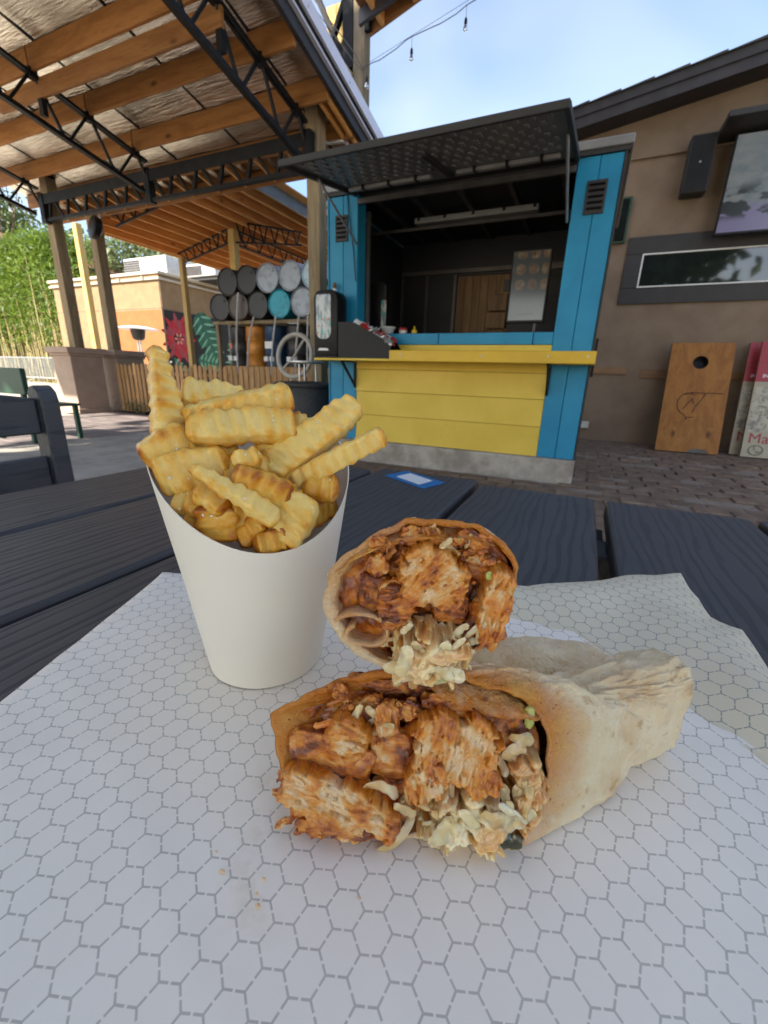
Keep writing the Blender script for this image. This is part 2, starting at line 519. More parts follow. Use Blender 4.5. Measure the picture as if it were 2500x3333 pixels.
# ------ printed food paper: grey chicken-wire hexagons, each side one broken line
def hex_paper(name, white, ink, warm=0):
    a = Mat(name, .62, 0, .35)
    P = .01232
    v = a.co((1/P, 1/P, 1/P), kind='UV')
    x, y, z = a.xyz(v)
    S3 = sqrt(3)
    ax, ay = x.mod(1.0)-.5, y.mod(S3)-S3/2
    bx, by = (x-.5).mod(1.0)-.5, (y-S3/2).mod(S3)-S3/2
    sel = (ax*ax+ay*ay).lt(bx*bx+by*by)
    gx = bx + (ax-bx)*sel; gy = by + (ay-by)*sel
    d1, d2, d3 = gx.abs(), (gx*.5+gy*(S3/2)).abs(), (gx*.5-gy*(S3/2)).abs()
    t1, t2, t3 = gy.abs(), (gx*(S3/2)-gy*.5).abs(), (gx*(S3/2)+gy*.5).abs()
    m = d1.max(d2).max(d3)
    i1 = (m-d1).lt(1e-5); i2 = (m-d2).lt(1e-5)*(1.0-i1); i3 = 1.0-i1-i2
    t = t1*i1 + t2*i2 + t3*i3
    wob = a.noise(v, .9, 3, .6)
    line = m.smooth(.463, .475) * t.smooth(.026, .044)
    line = line * (wob*.4 + .62)
    o = a.co()
    big = a.noise(o, 14, 4, .6)
    wc = a.mix(big.smooth(.3, .7), white, tuple(q*.965 for q in white))
    # grease and sauce spots left by the food
    st = a.attr('stain'); sn = a.noise(o, 85, 4, .65)
    wc = a.mix((st*sn.smooth(.42, .62)).clamp(), wc, (.50, .38, .22))
    a.col(a.mix(line, wc, ink))
    a.bump(a.noise(o, 30, 5, .6)*.8 + a.noise(o, 400, 2)*.1, .35, .0012)
    return a.m
M['hex'] = hex_paper('hexagon_print_paper', (.92, .845, .75), (.47, .43, .385))
M['hex_cream'] = hex_paper('hexagon_print_paper_cream', (.74, .66, .50), (.27, .26, .25))  # cream tone for the separate sheet behind the wrap

# ------ foods
a = Mat('fried_potato', .42, 0, .45)
o = a.co(rand=True)
br = a.attr('brown')
n = a.noise(o, 130, 5, .65); n2 = a.noise(o, 900, 3, .6); n3 = a.noise(o, 55, 3, .5)
f = (br + (n-.5)*.85 + (n3-.5)*.75).clamp()
c = a.ramp(f, [(0, (.86, .62, .20)), (.22, (.81, .50, .10)), (.45, (.72, .36, .04)), (.72, (.48, .16, .008)), (1, (.27, .065, .004))])
a.col(c)
a.setin('Roughness', n*.32 + .14)
a.bump(n*.8 + n2*.45, .75, .0013)
a.sss(.4, (1, .55, .18), .004)
M['fry'] = a.m
M['salt'] = simple('salt', (.85, .84, .8), (.8, .79, .75), .3)
M['pepper'] = simple('pepper_fleck', (.015, .012, .01), (.03, .02, .015), .6)

a = Mat('flour_tortilla', .62, 0, .35)
o = a.co()
st = a.attr('stain')
n = a.noise(o, 60, 5, .6); n2 = a.noise(o, 420, 4, .65); n3 = a.noise(o, 26, 3, .5)
c = a.mix(n.smooth(.3, .7), (.84, .70, .48), (.76, .58, .35))
c = a.mix(n3.smooth(.50, .64)*.60, c, (.62, .38, .18))
c = a.mix(a.noise(o, 75, 4, .6).smooth(.60, .70)*.6, c, (.48, .26, .10))
c = a.mix(a.noise(o, 90, 5, .7, 1.2).smooth(.56, .70)*.30, c, (.87, .81, .68))
c = a.mix(a.noise(o, 170, 3, .5).smooth(.66, .74)*.55, c, (.50, .28, .11))
sf = (st*1.3 + (n-.5)*.65*st.smooth(.02, .3) + (n2-.5)*.2 - .10).clamp()
c = a.mix(sf, c, a.ramp(n, [(.3, (.42, .115, .012)), (.5, (.56, .20, .025)), (.7, (.64, .33, .07))]))
c = a.mix(sf*a.noise(o, 800, 2).smooth(.66, .72), c, (.17, .03, .006))
a.col(c)
a.setin('Roughness', .68 - sf*.42)
a.bump(n*.9 + n2*.8 + n3*.8, .9, .0028)
a.sss(.35, (1, .6, .3), .0025)
M['tortilla'] = a.m

a = Mat('sauced_chicken', .3, 0, .55)
o = a.co()
st = a.attr('sauce'); fb = a.attr('fibre')
fn = a.nt.nodes.new('ShaderNodeAttribute'); fn.attribute_name = 'fco'
fm = a.nt.nodes.new('ShaderNodeMapping'); fm.inputs['Scale'].default_value = (.06, .55, .55)
a.nt.links.new(fn.outputs['Vector'], fm.inputs['Vector'])
fine = a.noise(fm.outputs['Vector'], 1.5, 4, .65)
n = a.noise(o, 120, 5, .65); n2 = a.noise(o, 650, 4, .65)
f = (st + (n-.5)*1.0 + (a.noise(o, 60, 3)-.5)*.5 + (fine-.5)*.5).clamp()
c = a.ramp(f, [(0, (.82, .58, .32)), (.16, (.76, .44, .155)), (.36, (.74, .295, .032)), (.58, (.60, .18, .009)), (.8, (.38, .09, .008)), (1, (.17, .033, .004))])
c = a.mix(fine.smooth(.50, .34)*.28, c, (.46, .15, .02))
c = a.mix(fine.smooth(.56, .70)*.40*(1.0-f), c, (.90, .74, .52))
a.setin('Coat Weight', .35); a.setin('Coat Roughness', .12)
c = a.mix(a.noise(o, 1200, 2).smooth(.68, .73)*.8, c, (.10, .022, .006))
a.col(c)
a.setin('Roughness', n2*.34 + .05 + (1.0-f)*.22)
a.bump(fine*.9 + n*.4 + n2*.45, .85, .0013)
a.sss(.25, (1, .4, .2), .002)
M['chicken'] = a.m

def slaw(name, c1, c2, tint):
    a = Mat(name, .26, 0, .55)
    o = a.co()
    n = a.noise(o, 120, 4, .6); n2 = a.noise(o, 500, 3, .6)
    c = a.mix(n.smooth(.3, .7), c1, c2)
    c = a.mix(a.noise(o, 60, 3).smooth(.50, .72)*.65, c, tint)
    c = a.mix(a.attr('tone').smooth(.25, .95)*.75, c, tint)
    c = a.mix(1.0, c, a.ramp(a.rnd(), [(0, (.86, .76, .60)), (.4, (.97, .90, .80)), (.8, (1, 1, .98)), (1, (.95, .95, .84))]), 'MULTIPLY')
    c = a.mix(a.noise(o, 1000, 2).smooth(.69, .73)*.7, c, (.25, .08, .03))
    a.col(c); a.setin('Roughness', n*.25 + .06)
    a.bump(n + n2*.4, .5, .0010)
    a.sss(.7, (1, .75, .45), .005)
    a.setin('Coat Weight', .5); a.setin('Coat Roughness', .08)
    return a.m
M['slaw'] = slaw('dressed_cabbage', (.90, .76, .50), (.83, .63, .34), (.70, .38, .12))
M['slaw_warm'] = slaw('sauce_tinted_cabbage', (.80, .60, .33), (.70, .45, .19), (.56, .24, .06))
M['slaw_green'] = slaw('green_cabbage', (.50, .52, .22), (.38, .42, .16), (.55, .45, .2))
M['celery'] = slaw('celery', (.55, .60, .16), (.45, .50, .12), (.5, .5, .2))
M['carrot'] = slaw('carrot', (.80, .30, .06), (.70, .22, .04), (.7, .35, .15))
M['cucumber'] = slaw('dark_green_rind', (.05, .06, .025), (.08, .08, .03), (.12, .09, .04))

# ------ leaves
def leaf(name, cs, back=.35):
    a = Mat(name, .5, 0, .4)
    n = a.noise(a.co(), .9, 2)
    r = T(a.nt, a.nt.nodes.new('ShaderNodeNewGeometry').outputs['Random Per Island'])
    a.col(a.ramp((r*.7+n*.3), [(.1, cs[0]), (.5, cs[1]), (.9, cs[2])]))
    tr = a.nt.nodes.new('ShaderNodeBsdfTranslucent')
    tr.inputs['Color'].default_value = (*[q*1.5 for q in cs[2]], 1)
    mxs = a.nt.nodes.new('ShaderNodeMixShader'); mxs.inputs[0].default_value = back
    out = a.nt.nodes['Material Output']
    a.nt.links.new(a.b.outputs[0], mxs.inputs[1]); a.nt.links.new(tr.outputs[0], mxs.inputs[2])
    a.nt.links.new(mxs.outputs[0], out.inputs['Surface'])
    return a.m
M['leaf_oak'] = leaf('oak_leaf', ((.035, .055, .022), (.05, .085, .03), (.09, .12, .045)))
M['leaf_pale'] = leaf('pale_leaf', ((.07, .10, .04), (.10, .14, .06), (.15, .18, .09)))
M['leaf_bamboo'] = leaf('bamboo_leaf', ((.035, .075, .010), (.065, .125, .014), (.13, .19, .022)), .4)
M['culm'] = simple('bamboo_culm', (.30, .24, .10), (.20, .17, .07), .6, 0, 3, (1, 1, .2))
M['mural_black'] = simple('mural_black', (.008, .0075, .008), (.014, .013, .014), .8, bump=.3, bs=40)
M['mural_red'] = simple('mural_red', (.46, .012, .022), (.30, .006, .014), .7, 0, 6)
M['mural_pink'] = simple('mural_pink', (.62, .34, .26), (.6, .12, .08), .7, 0, 20)
M['mural_green'] = simple('mural_green', (.02, .12, .065), (.012, .075, .045), .7, 0, 5)
M['mural_mint'] = simple('mural_mint', (.20, .42, .29), (.11, .30, .19), .7, 0, 6)
M['board_red'] = simple('board_red', (.30, .018, .03), (.25, .014, .025), .45)
M['board_cream'] = simple('board_cream', (.34, .30, .21), (.30, .26, .18), .5)
a = Mat('board_marbling', .5); o = a.co()
n = a.noise(o, 9, 6, .7, 1.5)
a.col(a.mix(n.smooth(.42, .6), (.40, .36, .27), (.17, .16, .125))); M['board_marble'] = a.m
M['board_ink'] = simple('board_ink', (.10, .09, .075), (.07, .06, .05), .6)
M['burn_mark'] = simple('burnt_line', (.075, .022, .01), (.05, .014, .008), .7)
# ================================================================== SETTING
def struct(o): return tag(o, kind='structure')
struct(MB().box(-130, 130, -60, 150, -.3, -.03).build('ground', M['ground'], at=(0, 0, 0)))

# concrete patio slabs with open joints, stamped paver strip beside the pedestals
sl = thing('patio', None, None, (0, 0, 0)); struct(sl)
base = MB().box(-9.6, 4.2, -3, 8.4, -.1, -.03).build('joint_bed', M['joint_sand'], sl)
xs = [-6.2, -4.55, -2.9]; ys = [-2.9, -1.3, .5, 2.25, 4.32]
for i in range(2):
    for j in range(4):
        MB().box(xs[i]+.006, xs[i+1]-.006, ys[j]+.006, ys[j+1]-.006, -.028, 0).build('slab', M['concrete'], sl, bevel=.006)
MB().box(-6.19, -2.95, 4.33, 6.35, -.028, -.001).build('slab', M['concrete'], sl, bevel=.006)
first = None
for i in range(7):
    for j in range(19):
        x = -9.55 + i*.48; y = -2.8 + j*.48
        if first is None:
            first = MB().box(x+.007, x+.473, y+.007, y+.473, -.028, -.002).build('stamped_paver', M['stamped'], sl, bevel=.006)
        else: dup(first, sl).location = first.location + Vector((i*.48, j*.48, random.uniform(-.002, .002)))

pf = thing('paver_floor', None, None, (0, 0, 0)); struct(pf)
MB().box(-2.89, 5.2, -1, 8.36, -.06, -.012).build('joint_bed', M['joint_sand'], pf)
cnt = 0; fb = None; stuff = MB()
PW, PD = .262, .178
for j in range(32):
    for i in range(30):
        x = -2.87 + i*PW + (j % 2)*PW/2; y = 2.7 + j*PD
        if x > 4.6 or y > 8.3 or (x < -.14 and y > 4.30): continue
        vis = (y > 3.9 and x < (.33*y + .10) and x > -.2) or (y > 4.0 and x > -1.9)
        if vis and cnt < 290:
            cnt += 1
            if fb is None:
                fb = MB().box(x+.006, x+PW-.006, y+.006, y+PD-.006, -.05, 0).build('paver', M['paver_tan'], pf, bevel=.008)
                f0 = (x, y)
            else:
                c = dup(fb, pf); c.location = fb.location + Vector((x-f0[0], y-f0[1], random.uniform(-.004, .003)))
                c.rotation_euler = (random.uniform(-.004, .004), random.uniform(-.004, .004), 0)
        else: stuff.box(x+.006, x+PW-.006, y+.006, y+PD-.006, -.05, random.uniform(-.003, .002))
stuff.build('paver', M['paver_tan'], pf, kind='stuff')
struct(MB().box(-2.86, .005, 4.385, 6.7, -.05, .232).build('kiosk_pad', M['concrete_pad'], bevel=.018, seg=2))

# ================================================================== KIOSK
K = thing('food_kiosk', 'turquoise and yellow food kiosk with its hatch propped open', 'kiosk', (-1.38, 5.4, .232))
def pillar(x0, x1):
    xm = (x0+x1)/2
    for a_, b_ in ((x0, xm-.002), (xm+.002, x1)):
        MB().box(a_, b_, 4.44, 4.475, .234, 2.70).build('pillar_board', M['blue'], K, bevel=.004)
    MB().box(x0, x1, 4.478, 4.62, .234, 2.70).build('pillar_core', M['blue'], K)
pillar(-2.745, -2.405); pillar(-.352, -.012)
MB().box(-.009, .006, 4.43, 6.4, .234, 2.735).build('corner_trim', M['charcoal'], K)
MB().box(-2.762, -2.748, 4.43, 6.4, .234, 2.735).build('corner_trim', M['blue'], K)
MB().box(-2.80, .04, 4.405, 6.5, 2.735, 2.80).build('roof', M['awning'], K, bevel=.006)
MB().box(-2.78, .02, 4.42, 4.5, 2.703, 2.733).build('top_trim', M['charcoal'], K)
# lap siding under the counter
for z0, z1 in ((.234, .522), (.525, .781), (.784, 1.02), (1.023, 1.098)):
    MB().prism([(0, z0), (-.022, z0), (-.010, z1), (0, z1)], (-2.403, 4.462, 0), (0, 1, 0), (0, 0, 1), (1, 0, 0), 2.049).build('siding_board', M['yellow'], K, bevel=.002)
MB().box(-2.403, -.354, 4.445, 4.47, 1.124, 1.274).build('siding_board', M['yellow'], K, bevel=.002)
for x0, x1 in ((-2.403, -1.457), (-1.450, -.532), (-.525, -.354)):
    MB().box(x0, x1, 4.436, 4.50, 1.277, 1.384).build('sill_board', M['blue'], K, bevel=.004)
MB().box(-2.745, .028, 4.105, 4.434, 1.098, 1.120).build('counter_shelf', M['yellow'], K, bevel=.003)
cb = MB().box(-1.84, .03, 4.078, 4.103, 1.098, 1.200).build('counter_front', M['yellow_deep'], K, bevel=.005)
for x in (-1.72, -.915, -.34, -.03):
    MB().lathe((x, 4.0775, 1.157), [(.0, -.004), (.008, -.003), (.009, .001)], 10, (0, 1, 0)).build('screw', M['galv'], cb)
for x in (-2.415, -.34):
    br = MB().beam((x, 4.14, 1.09), (x, 4.43, .84), .03, .012, (1, 0, 0))
    br.box(x-.012, x+.012, 4.12, 4.43, 1.085, 1.096).box(x-.012, x+.012, 4.42, 4.434, .82, 1.08)
    br.build('shelf_bracket', M['steel_black'], K)
MB().box(.008, .03, 4.47, 4.52, 1.0, 1.33).build('counter_latch', M['steel_black'], K)
for x0, x1 in ((-2.663, -2.516), (-.256, -.103)):
    fr = MB().box(x0, x1, 4.425, 4.438, 2.288, 2.528).build('vent', M['charcoal'], K, bevel=.003)
    for i in range(5):
        z = 2.315 + i*.042
        MB().obox(((x0+x1)/2, 4.420, z+.012), ((x1-x0)/2-.018, 0, 0), (0, .007, -.007), (0, .002, .002)).build('louvre', M['black_plastic'], fr)
# walls, ceiling and back of the cabin
MB().box(-2.745, -2.70, 4.63, 6.4, .234, 2.70).build('side_wall', M['dark_interior'], K)
MB().box(-.06, -.012, 4.63, 6.4, .234, 2.70).build('side_wall', M['dark_interior'], K)
MB().box(-2.70, -.06, 4.5, 6.4, .234, .26).build('floor_panel', M['dark_interior'], K)
MB().box(-2.70, -.06, 4.63, 6.4, 2.765, 2.734).build('ceiling', M['dark_interior'], K)
bw = MB().box(-2.70, -1.86, 6.36, 6.40, .26, 2.73).box(-1.12, -.06, 6.36, 6.40, .26, 2.73).box(-1.86, -1.12, 6.36, 6.40, 2.30, 2.73)
bw.build('back_wall', M['dark_interior'], K)
for i in range(7):
    x = -1.86 + i*.1062
    MB().box(x+.002, x+.104, 6.40, 6.42, .26, 2.30).build('back_plank', M['dark_wood'], K, bevel=.003)
for i in range(3):
    MB().box(-1.40, -1.14, 6.30, 6.36, 1.40+.22*i, 1.60+.22*i).build('back_crate', M['dark_wood'], K, bevel=.006)
for x in (-2.69, -2.31, -1.90):
    MB().box(x, x+.035, 6.32, 6.355, .26, 2.32).build('stud', M['stud_grey'], K)
MB().box(-2.69, -.07, 6.31, 6.355, 2.33, 2.38).build('rail', M['stud_grey'], K)
MB().box(-.75, -.07, 5.9, 5.95, 2.22, 2.25).build('rail', M['stud_grey'], K)
MB().box(-2.398, -.358, 4.425, 4.465, 2.606, 2.656).build('hatch_header', M['stud_grey'], K, bevel=.003)
MB().box(-2.60, -.42, 5.18, 5.21, 2.545, 2.575).build('rail', M['stud_grey'], K)
for x in (-2.35, -1.95, -1.45, -.97, -.5):
    MB().box(x, x+.04, 4.65, 6.3, 2.69, 2.733).build('ceiling_joist', M['stud_grey'], K)
MB().box(-2.40, -2.36, 4.63, 4.67, 1.386, 2.60).build('stud', M['stud_grey'], K)
lt = MB().box(-2.10, -.735, 5.24, 5.36, 2.63, 2.69).build('light_fixture', M['lamp_cover'], K, bevel=.012, seg=2)
for x in (-2.06, -1.75, -1.43, -1.1, -.79):
    MB().box(x, x+.03, 5.232, 5.242, 2.655, 2.69).build('clip', M['black_plastic'], lt)
# hatch: a framed sheet hinged over the opening, held out level
AO = Vector((-1.39, 4.43, 2.705)); AY = Vector((0, -1.235, -.205)); AL = AY.length; AYn = AY.normalized(); AN = Vector((1, 0, 0)).cross(AYn)
if AN.z > 0: AN = -AN                                              # points down
def hp(x, t, n=0): return AO + Vector((x, 0, 0)) + AYn*t + AN*n
def hbox(mb, x0, x1, t0, t1, n0, n1):
    return mb.obox(hp((x0+x1)/2, (t0+t1)/2, (n0+n1)/2), ((x1-x0)/2, 0, 0), AYn*(t1-t0)/2, AN*(n1-n0)/2)
W2 = 1.045
H = hbox(MB(), -W2, W2, 0, AL, -.006, 0).build('hatch_panel', M['awning'], K)
hbox(MB(), -W2, W2, AL-.03, AL+.004, -.012, .032).build('hatch_edge', M['charcoal'], K, bevel=.003)
hbox(MB(), -W2-.004, -W2+.03, .0, AL-.032, -.012, .032).build('hatch_edge', M['charcoal'], K, bevel=.003)
hbox(MB(), W2-.03, W2+.004, .0, AL-.032, -.012, .032).build('hatch_edge', M['charcoal'], K, bevel=.003)
rb = MB()
for r in range(7):
    for c in range(19):
        x = -.93 + c*.103 + (r % 2)*.05; t = .33 + r*.125
        if x > .96: continue
        hbox(rb, x-.016, x+.016, t, t+.085, .001, .014)
rb.build('pressed_rib', M['awning'], K, bevel=.004, kind='stuff')
hbox(MB(), -.02, .02, .10, AL-.4, .001, .03).build('hatch_strut', M['charcoal'], K)
for x0, x1 in ((-.98, -.15), (.08, .92)):
    q = hbox(MB(), x0, x1, .20, .26, .002, .035).build('strip_light', M['lamp_cover'], K, bevel=.008)
    for i in range(3):
        xx = x0 + .15 + i*(x1-x0-.3)/2
        hbox(MB(), xx, xx+.022, .185, .275, .001, .040).build('clip', M['black_plastic'], q)
for s_ in (-1, 1):
    MB().path([hp(s_*(W2-.04), .75, .02), Vector((-1.39+s_*(W2-.03), 4.43, 2.25))], .011, 8).build('gas_strut', M['galv'], K)
MB().path([(-2.52, 4.43, 2.7), (-2.50, 4.42, 2.55), (-2.44, 4.42, 2.2), (-2.41, 4.42, 1.9)], .006, 6).build('cable', M['black_plastic'], K)
MB().box(-2.39, -.36, 4.52, 5.1, 1.37, 1.395).build('inner_counter', M['dark_interior'], K)

# --- things on and in the kiosk
d = thing('napkin_dispenser', 'black napkin dispenser with a silver picture face, left end of the yellow counter', 'dispenser', (-2.612, 4.22, 1.121))
def roundrect(w, h, r, n=6, top_only=False):
    pts = []
    for cx, cz, a0 in ((w/2-r, h-r, 0), (-w/2+r, h-r, pi/2)):
        for i in range(n+1):
            t = a0 + i*pi/2/n
            pts.append((cx + r*cos(t), cz + r*sin(t)))
    return pts + [(-w/2, 0), (w/2, 0)]
MB().prism(roundrect(.29, .64, .09), (-2.612, 4.13, 1.145), (1, 0, 0), (0, 0, 1), (0, 1, 0), .2).build('case', M['black_plastic'], d, bevel=.01, seg=2, smooth=True)
pts = [(cx*1, cz) for cx, cz in [(.0, 0)]]
fp = roundrect(.178, .43, .02)[:14] + [(-.089, .06), (-.07, .02), (-.03, 0), (.03, 0), (.07, .02), (.089, .06)]
MB().prism(fp, (-2.632, 4.124, 1.31), (1, 0, 0), (0, 0, 1), (0, 1, 0), .004).build('picture_face', M['disp_face'], d)
MB().box(-2.757, -2.467, 4.11, 4.36, 1.121, 1.144).build('foot', M['black_plastic'], d, bevel=.004)
MB().prism([(-.07, 0), (.07, 0), (.05, .022), (-.05, .024)], (-2.632, 4.115, 1.195), (1, 0, 0), (0, 0, 1), (0, 1, 0), .013).build('napkin', M['white_print'], d)
b = thing('pump_bottle', 'clear bottle with a brown cap standing behind the napkin dispenser', 'bottle', (-2.655, 4.395, 1.121))
MB().lathe((-2.655, 4.395, 1.121), [(.035, 0), (.037, .02), (.037, .60), (.02, .70), (.018, .72)], 16).build('bottle_body', M['white_plastic'], b, smooth=True)
MB().lathe((-2.655, 4.395, 1.842), [(.02, 0), (.022, .02), (.02, .05), (.008, .06)], 12).build('cap', M['batten'], b, smooth=True)
g = thing('condiment_organizer', 'black sloping condiment rack full of sachets on the yellow counter', 'organizer', (-2.15, 4.22, 1.121))
prof = [(-2.45, .0), (-1.845, .0), (-1.845, .09), (-1.90, .17), (-2.245, .335), (-2.30, .35), (-2.45, .35)]
MB().prism([(x+2.15, z) for x, z in prof], (-2.15, 4.12, 1.122), (1, 0, 0), (0, 0, 1), (0, 1, 0), .012).build('side_panel', M['black_plastic'], g)
MB().prism([(x+2.15, z) for x, z in prof], (-2.15, 4.40, 1.122), (1, 0, 0), (0, 0, 1), (0, 1, 0), .012).build('side_panel', M['black_plastic'], g)
MB().box(-2.45, -1.845, 4.133, 4.399, 1.122, 1.135).build('rack_floor', M['black_plastic'], g)
for i in range(4):
    x = -2.43 + i*.145; z = .30 - i*.068
    MB().box(x, x+.008, 4.133, 4.399, 1.136, 1.122+z).build('divider', M['black_plastic'], g)
pk = [MB() for _ in range(3)]
for i in range(80):
    x = random.uniform(-2.28, -1.87); t = (x+2.245)/.345
    z = 1.122 + .345 - max(0, t)*.165 + random.uniform(-.03, .015)
    pk[i % 3].obox((x, random.uniform(4.14, 4.38), z), Vector((.03, 0, random.uniform(-.02, .02))), (random.uniform(-.01, .01), .018, .01), (.002, 0, .005))
for m_, q in zip(('white_plastic', 'red_plastic', 'galv'), pk): q.build('condiment_sachet', M[m_], g, kind='stuff')
tcup = thing('clear_tub', 'small clear plastic tub at the low end of the condiment rack', 'tub', (-1.885, 4.07, 1.2))
MB().lathe((-1.90, 4.16, 1.215), [(.032, 0), (.045, .085), (.048, .088), (.043, .084), (.03, .004)], 18).build('tub_wall', M['lamp_cover'], tcup, smooth=True)
u = thing('drinks_urn', 'tall black and steel drinks urn inside the kiosk window', 'urn', (-2.39, 4.95, 1.396))
MB().prism(roundrect(.26, .58, .06), (-2.39, 4.88, 1.397), (1, 0, 0), (0, 0, 1), (0, 1, 0), .2).build('urn_body', M['black_plastic'], u, bevel=.012, seg=2, smooth=True)
MB().prism(roundrect(.05, .50, .02), (-2.495, 4.872, 1.42), (1, 0, 0), (0, 0, 1), (0, 1, 0), .007).build('steel_strip', M['galv'], u)
MB().prism(roundrect(.06, .36, .02), (-2.285, 4.872, 1.43), (1, 0, 0), (0, 0, 1), (0, 1, 0), .007).build('label_strip', M['disp_face'], u)
c1 = MB().lathe((-2.19, 4.80, 1.396), [(.05, 0), (.075, .07), (.09, .085), (.09, .095), (.07, .085), (.045, .01)], 20).build('bowl', M['white_plastic'], smooth=True)
tag(c1, 'white bowl on the kiosk sill beside the drinks urn', 'bowl')
j = thing('sauce_tub', 'white tub with a red lid on the kiosk sill', 'tub', (-2.0, 4.80, 1.396))
MB().lathe((-2.0, 4.80, 1.396), [(.04, 0), (.045, .055)], 18).build('tub_body', M['white_plastic'], j, smooth=True)
MB().lathe((-2.0, 4.80, 1.4515), [(.049, 0), (.049, .02), (.044, .028), (.0, .028)], 18).build('lid', M['red_plastic'], j, smooth=True)
j = thing('mustard_bottle', 'yellow squeeze bottle on the kiosk sill', 'bottle', (-1.87, 4.82, 1.396))
MB().lathe((-1.87, 4.82, 1.396), [(.03, 0), (.032, .01), (.032, .055), (.02, .068)], 16).build('bottle_body', M['mustard'], j, smooth=True)
MB().lathe((-1.87, 4.82, 1.4645), [(.018, 0), (.012, .012), (.004, .035)], 12).build('nozzle', M['mustard'], j, smooth=True)
t = thing('menu_screen', 'upright menu screen with food pictures in the kiosk window', 'screen', (-.67, 4.76, 1.505))
MB().box(-.855, -.485, 4.745, 4.79, 1.500, 2.15).build('bezel', M['black_plastic'], t, bevel=.006)
MB().box(-.835, -.505, 4.741, 4.744, 1.525, 2.13).build('picture', M['menu_pic'], t)
MB().box(-.905, -.857, 4.755, 4.785, 1.80, 1.90).build('card_reader', M['black_plastic'], t)
MB().tube((-.57, 4.80, 1.396), (-.57, 4.80, 1.60), .022).build('stand_pole', M['stud_grey'], t)

# ================================================================== TAN BUILDING ON THE RIGHT
B = thing('tan_building', 'tan stucco building with a dark gable roof behind the kiosk', 'building', (4, 8.4, 0))
WY = 8.35
def rake(x): return 4.47 + .150*(x+.67)
MB().prism([(-4.6, 0), (14, 0), (14, rake(14)), (-4.6, rake(-4.6))], (0, WY, 0), (1, 0, 0), (0, 0, 1), (0, 1, 0), .25).build('wall', M['stucco'], B)
MB().box(-4.6, -4.35, WY+.255, 20, 0, rake(-4.6)).build('wall', M['stucco'], B)
sv = Vector((1, 0, .150)).normalized()
def rk(x, y, dz=0): return Vector((x, y, rake(x)+dz))
def slope_board(mb, x0, x1, y0, y1, z0, z1):
    vs = [(x, y, rake(x)+z) for z in (z0, z1) for y in (y0, y1) for x in (x0, x1)]
    return mb.add(vs, [(0, 2, 3, 1), (4, 5, 7, 6), (0, 1, 5, 4), (2, 6, 7, 3), (0, 4, 6, 2), (1, 3, 7, 5)])
slope_board(MB(), -5.2, 14, 7.95, 20, .003, .02).build('soffit', M['dark_roof_wood'], B)
slope_board(MB(), -5.2, 14, 7.925, 7.948, -.03, .21).build('fascia_board', M['dark_roof_wood'], B, bevel=.004)
slope_board(MB(), -5.2, 14, 7.90, 7.923, .10, .215).build('fascia_board', M['dark_roof_wood'], B, bevel=.004)
slope_board(MB(), -5.2, 14, 7.95, 20, .10, .2).build('roof_deck', M['dark_roof_wood'], B)
for i in range(50):
    x = -5.2 + i*.384
    vs = [(xx, y, rake(xx)+z) for z in (.217, ) for y in (7.87, 20) for xx in (x, x+.386)]
    mb = MB(); p0 = [Vector(q) for q in vs]
    lift = Vector((0, 0, .028))
    mb.add([p0[0], p0[1], p0[2], p0[3], p0[0]+lift*.25, p0[1]+lift, p0[2]+lift*.25, p0[3]+lift],
           [(0, 2, 3, 1), (4, 5, 7, 6), (0, 1, 5, 4), (2, 6, 7, 3), (0, 4, 6, 2), (1, 3, 7, 5)])
    mb.build('shingle_course', M['shingle_dark'], B)
w = MB()
x0, x1, z0, z1 = .237, 3.6, 2.16, 3.09
for bx in ((x0, x1, z0, 2.385), (x0, x1, 2.858, z1), (x0, .458, 2.388, 2.855), (3.38, x1, 2.388, 2.855)):
    w.box(bx[0], bx[1], WY-.03, WY-.002, bx[2], bx[3])
wn_ = w.build('window', M['charcoal'], B, bevel=.003)
f_ = MB()
for bx in ((.46, 3.378, 2.388, 2.408), (.46, 3.378, 2.836, 2.856), (.46, .482, 2.409, 2.835), (3.356, 3.378, 2.409, 2.835)):
    f_.box(bx[0], bx[1], WY-.04, WY-.012, bx[2], bx[3])
f_.build('frame', M['white_plastic'], wn_, bevel=.003)
MB().box(.483, 3.355, WY-.018, WY-.012, 2.409, 2.835).build('pane', M['glass'], wn_)
for x0, x1, z0, z1 in ((-.35, .545, 1.10, 1.21), (.76, 4.0, 1.055, 1.185)):
    MB().box(x0, x1, WY-.022, WY-.002, z0, z1).build('wall_batten', M['batten'], B, bevel=.003)
MB().path([(.02, WY-.03, 4.11), (1.4, WY-.03, 4.12), (3, WY-.03, 4.14)], .018, 8).build('conduit', M['stucco'], B, smooth=True)
MB().box(-.02, .13, WY-.05, WY-.002, .19, .31).build('outlet_box', M['galv'], B, bevel=.006)
sg = thing('wall_screen', 'dark unlit screen hung on the tan wall beside the kiosk post', 'screen', (-.1, 8.3, 3.02))
MB().box(-.75, .185, 8.28, 8.33, 3.02, 3.63).build('bezel', M['green_paint'], sg, bevel=.006)
MB().box(-.72, .155, 8.272, 8.279, 3.05, 3.60).build('pane', M['glass'], sg)
sp = thing('wall_speaker', 'black box loudspeaker on the tan wall left of the television', 'speaker', (.925, 8.2, 3.52))
MB().box(.772, 1.075, 8.08, 8.32, 3.52, 4.195).build('cabinet', M['charcoal'], sp, bevel=.01)
MB().box(.79, 1.057, 8.070, 8.0795, 3.54, 4.175).build('grille', M['black_plastic'], sp)
MB().lathe((.925, 8.069, 3.87), [(.0, -.002), (.012, -.002), (.012, .001)], 10, (0, 1, 0)).build('badge', M['galv'], sp)
tv = thing('wall_television', 'large lit television under a black hood on the tan wall', 'television', (2.2, 8.06, 2.98))
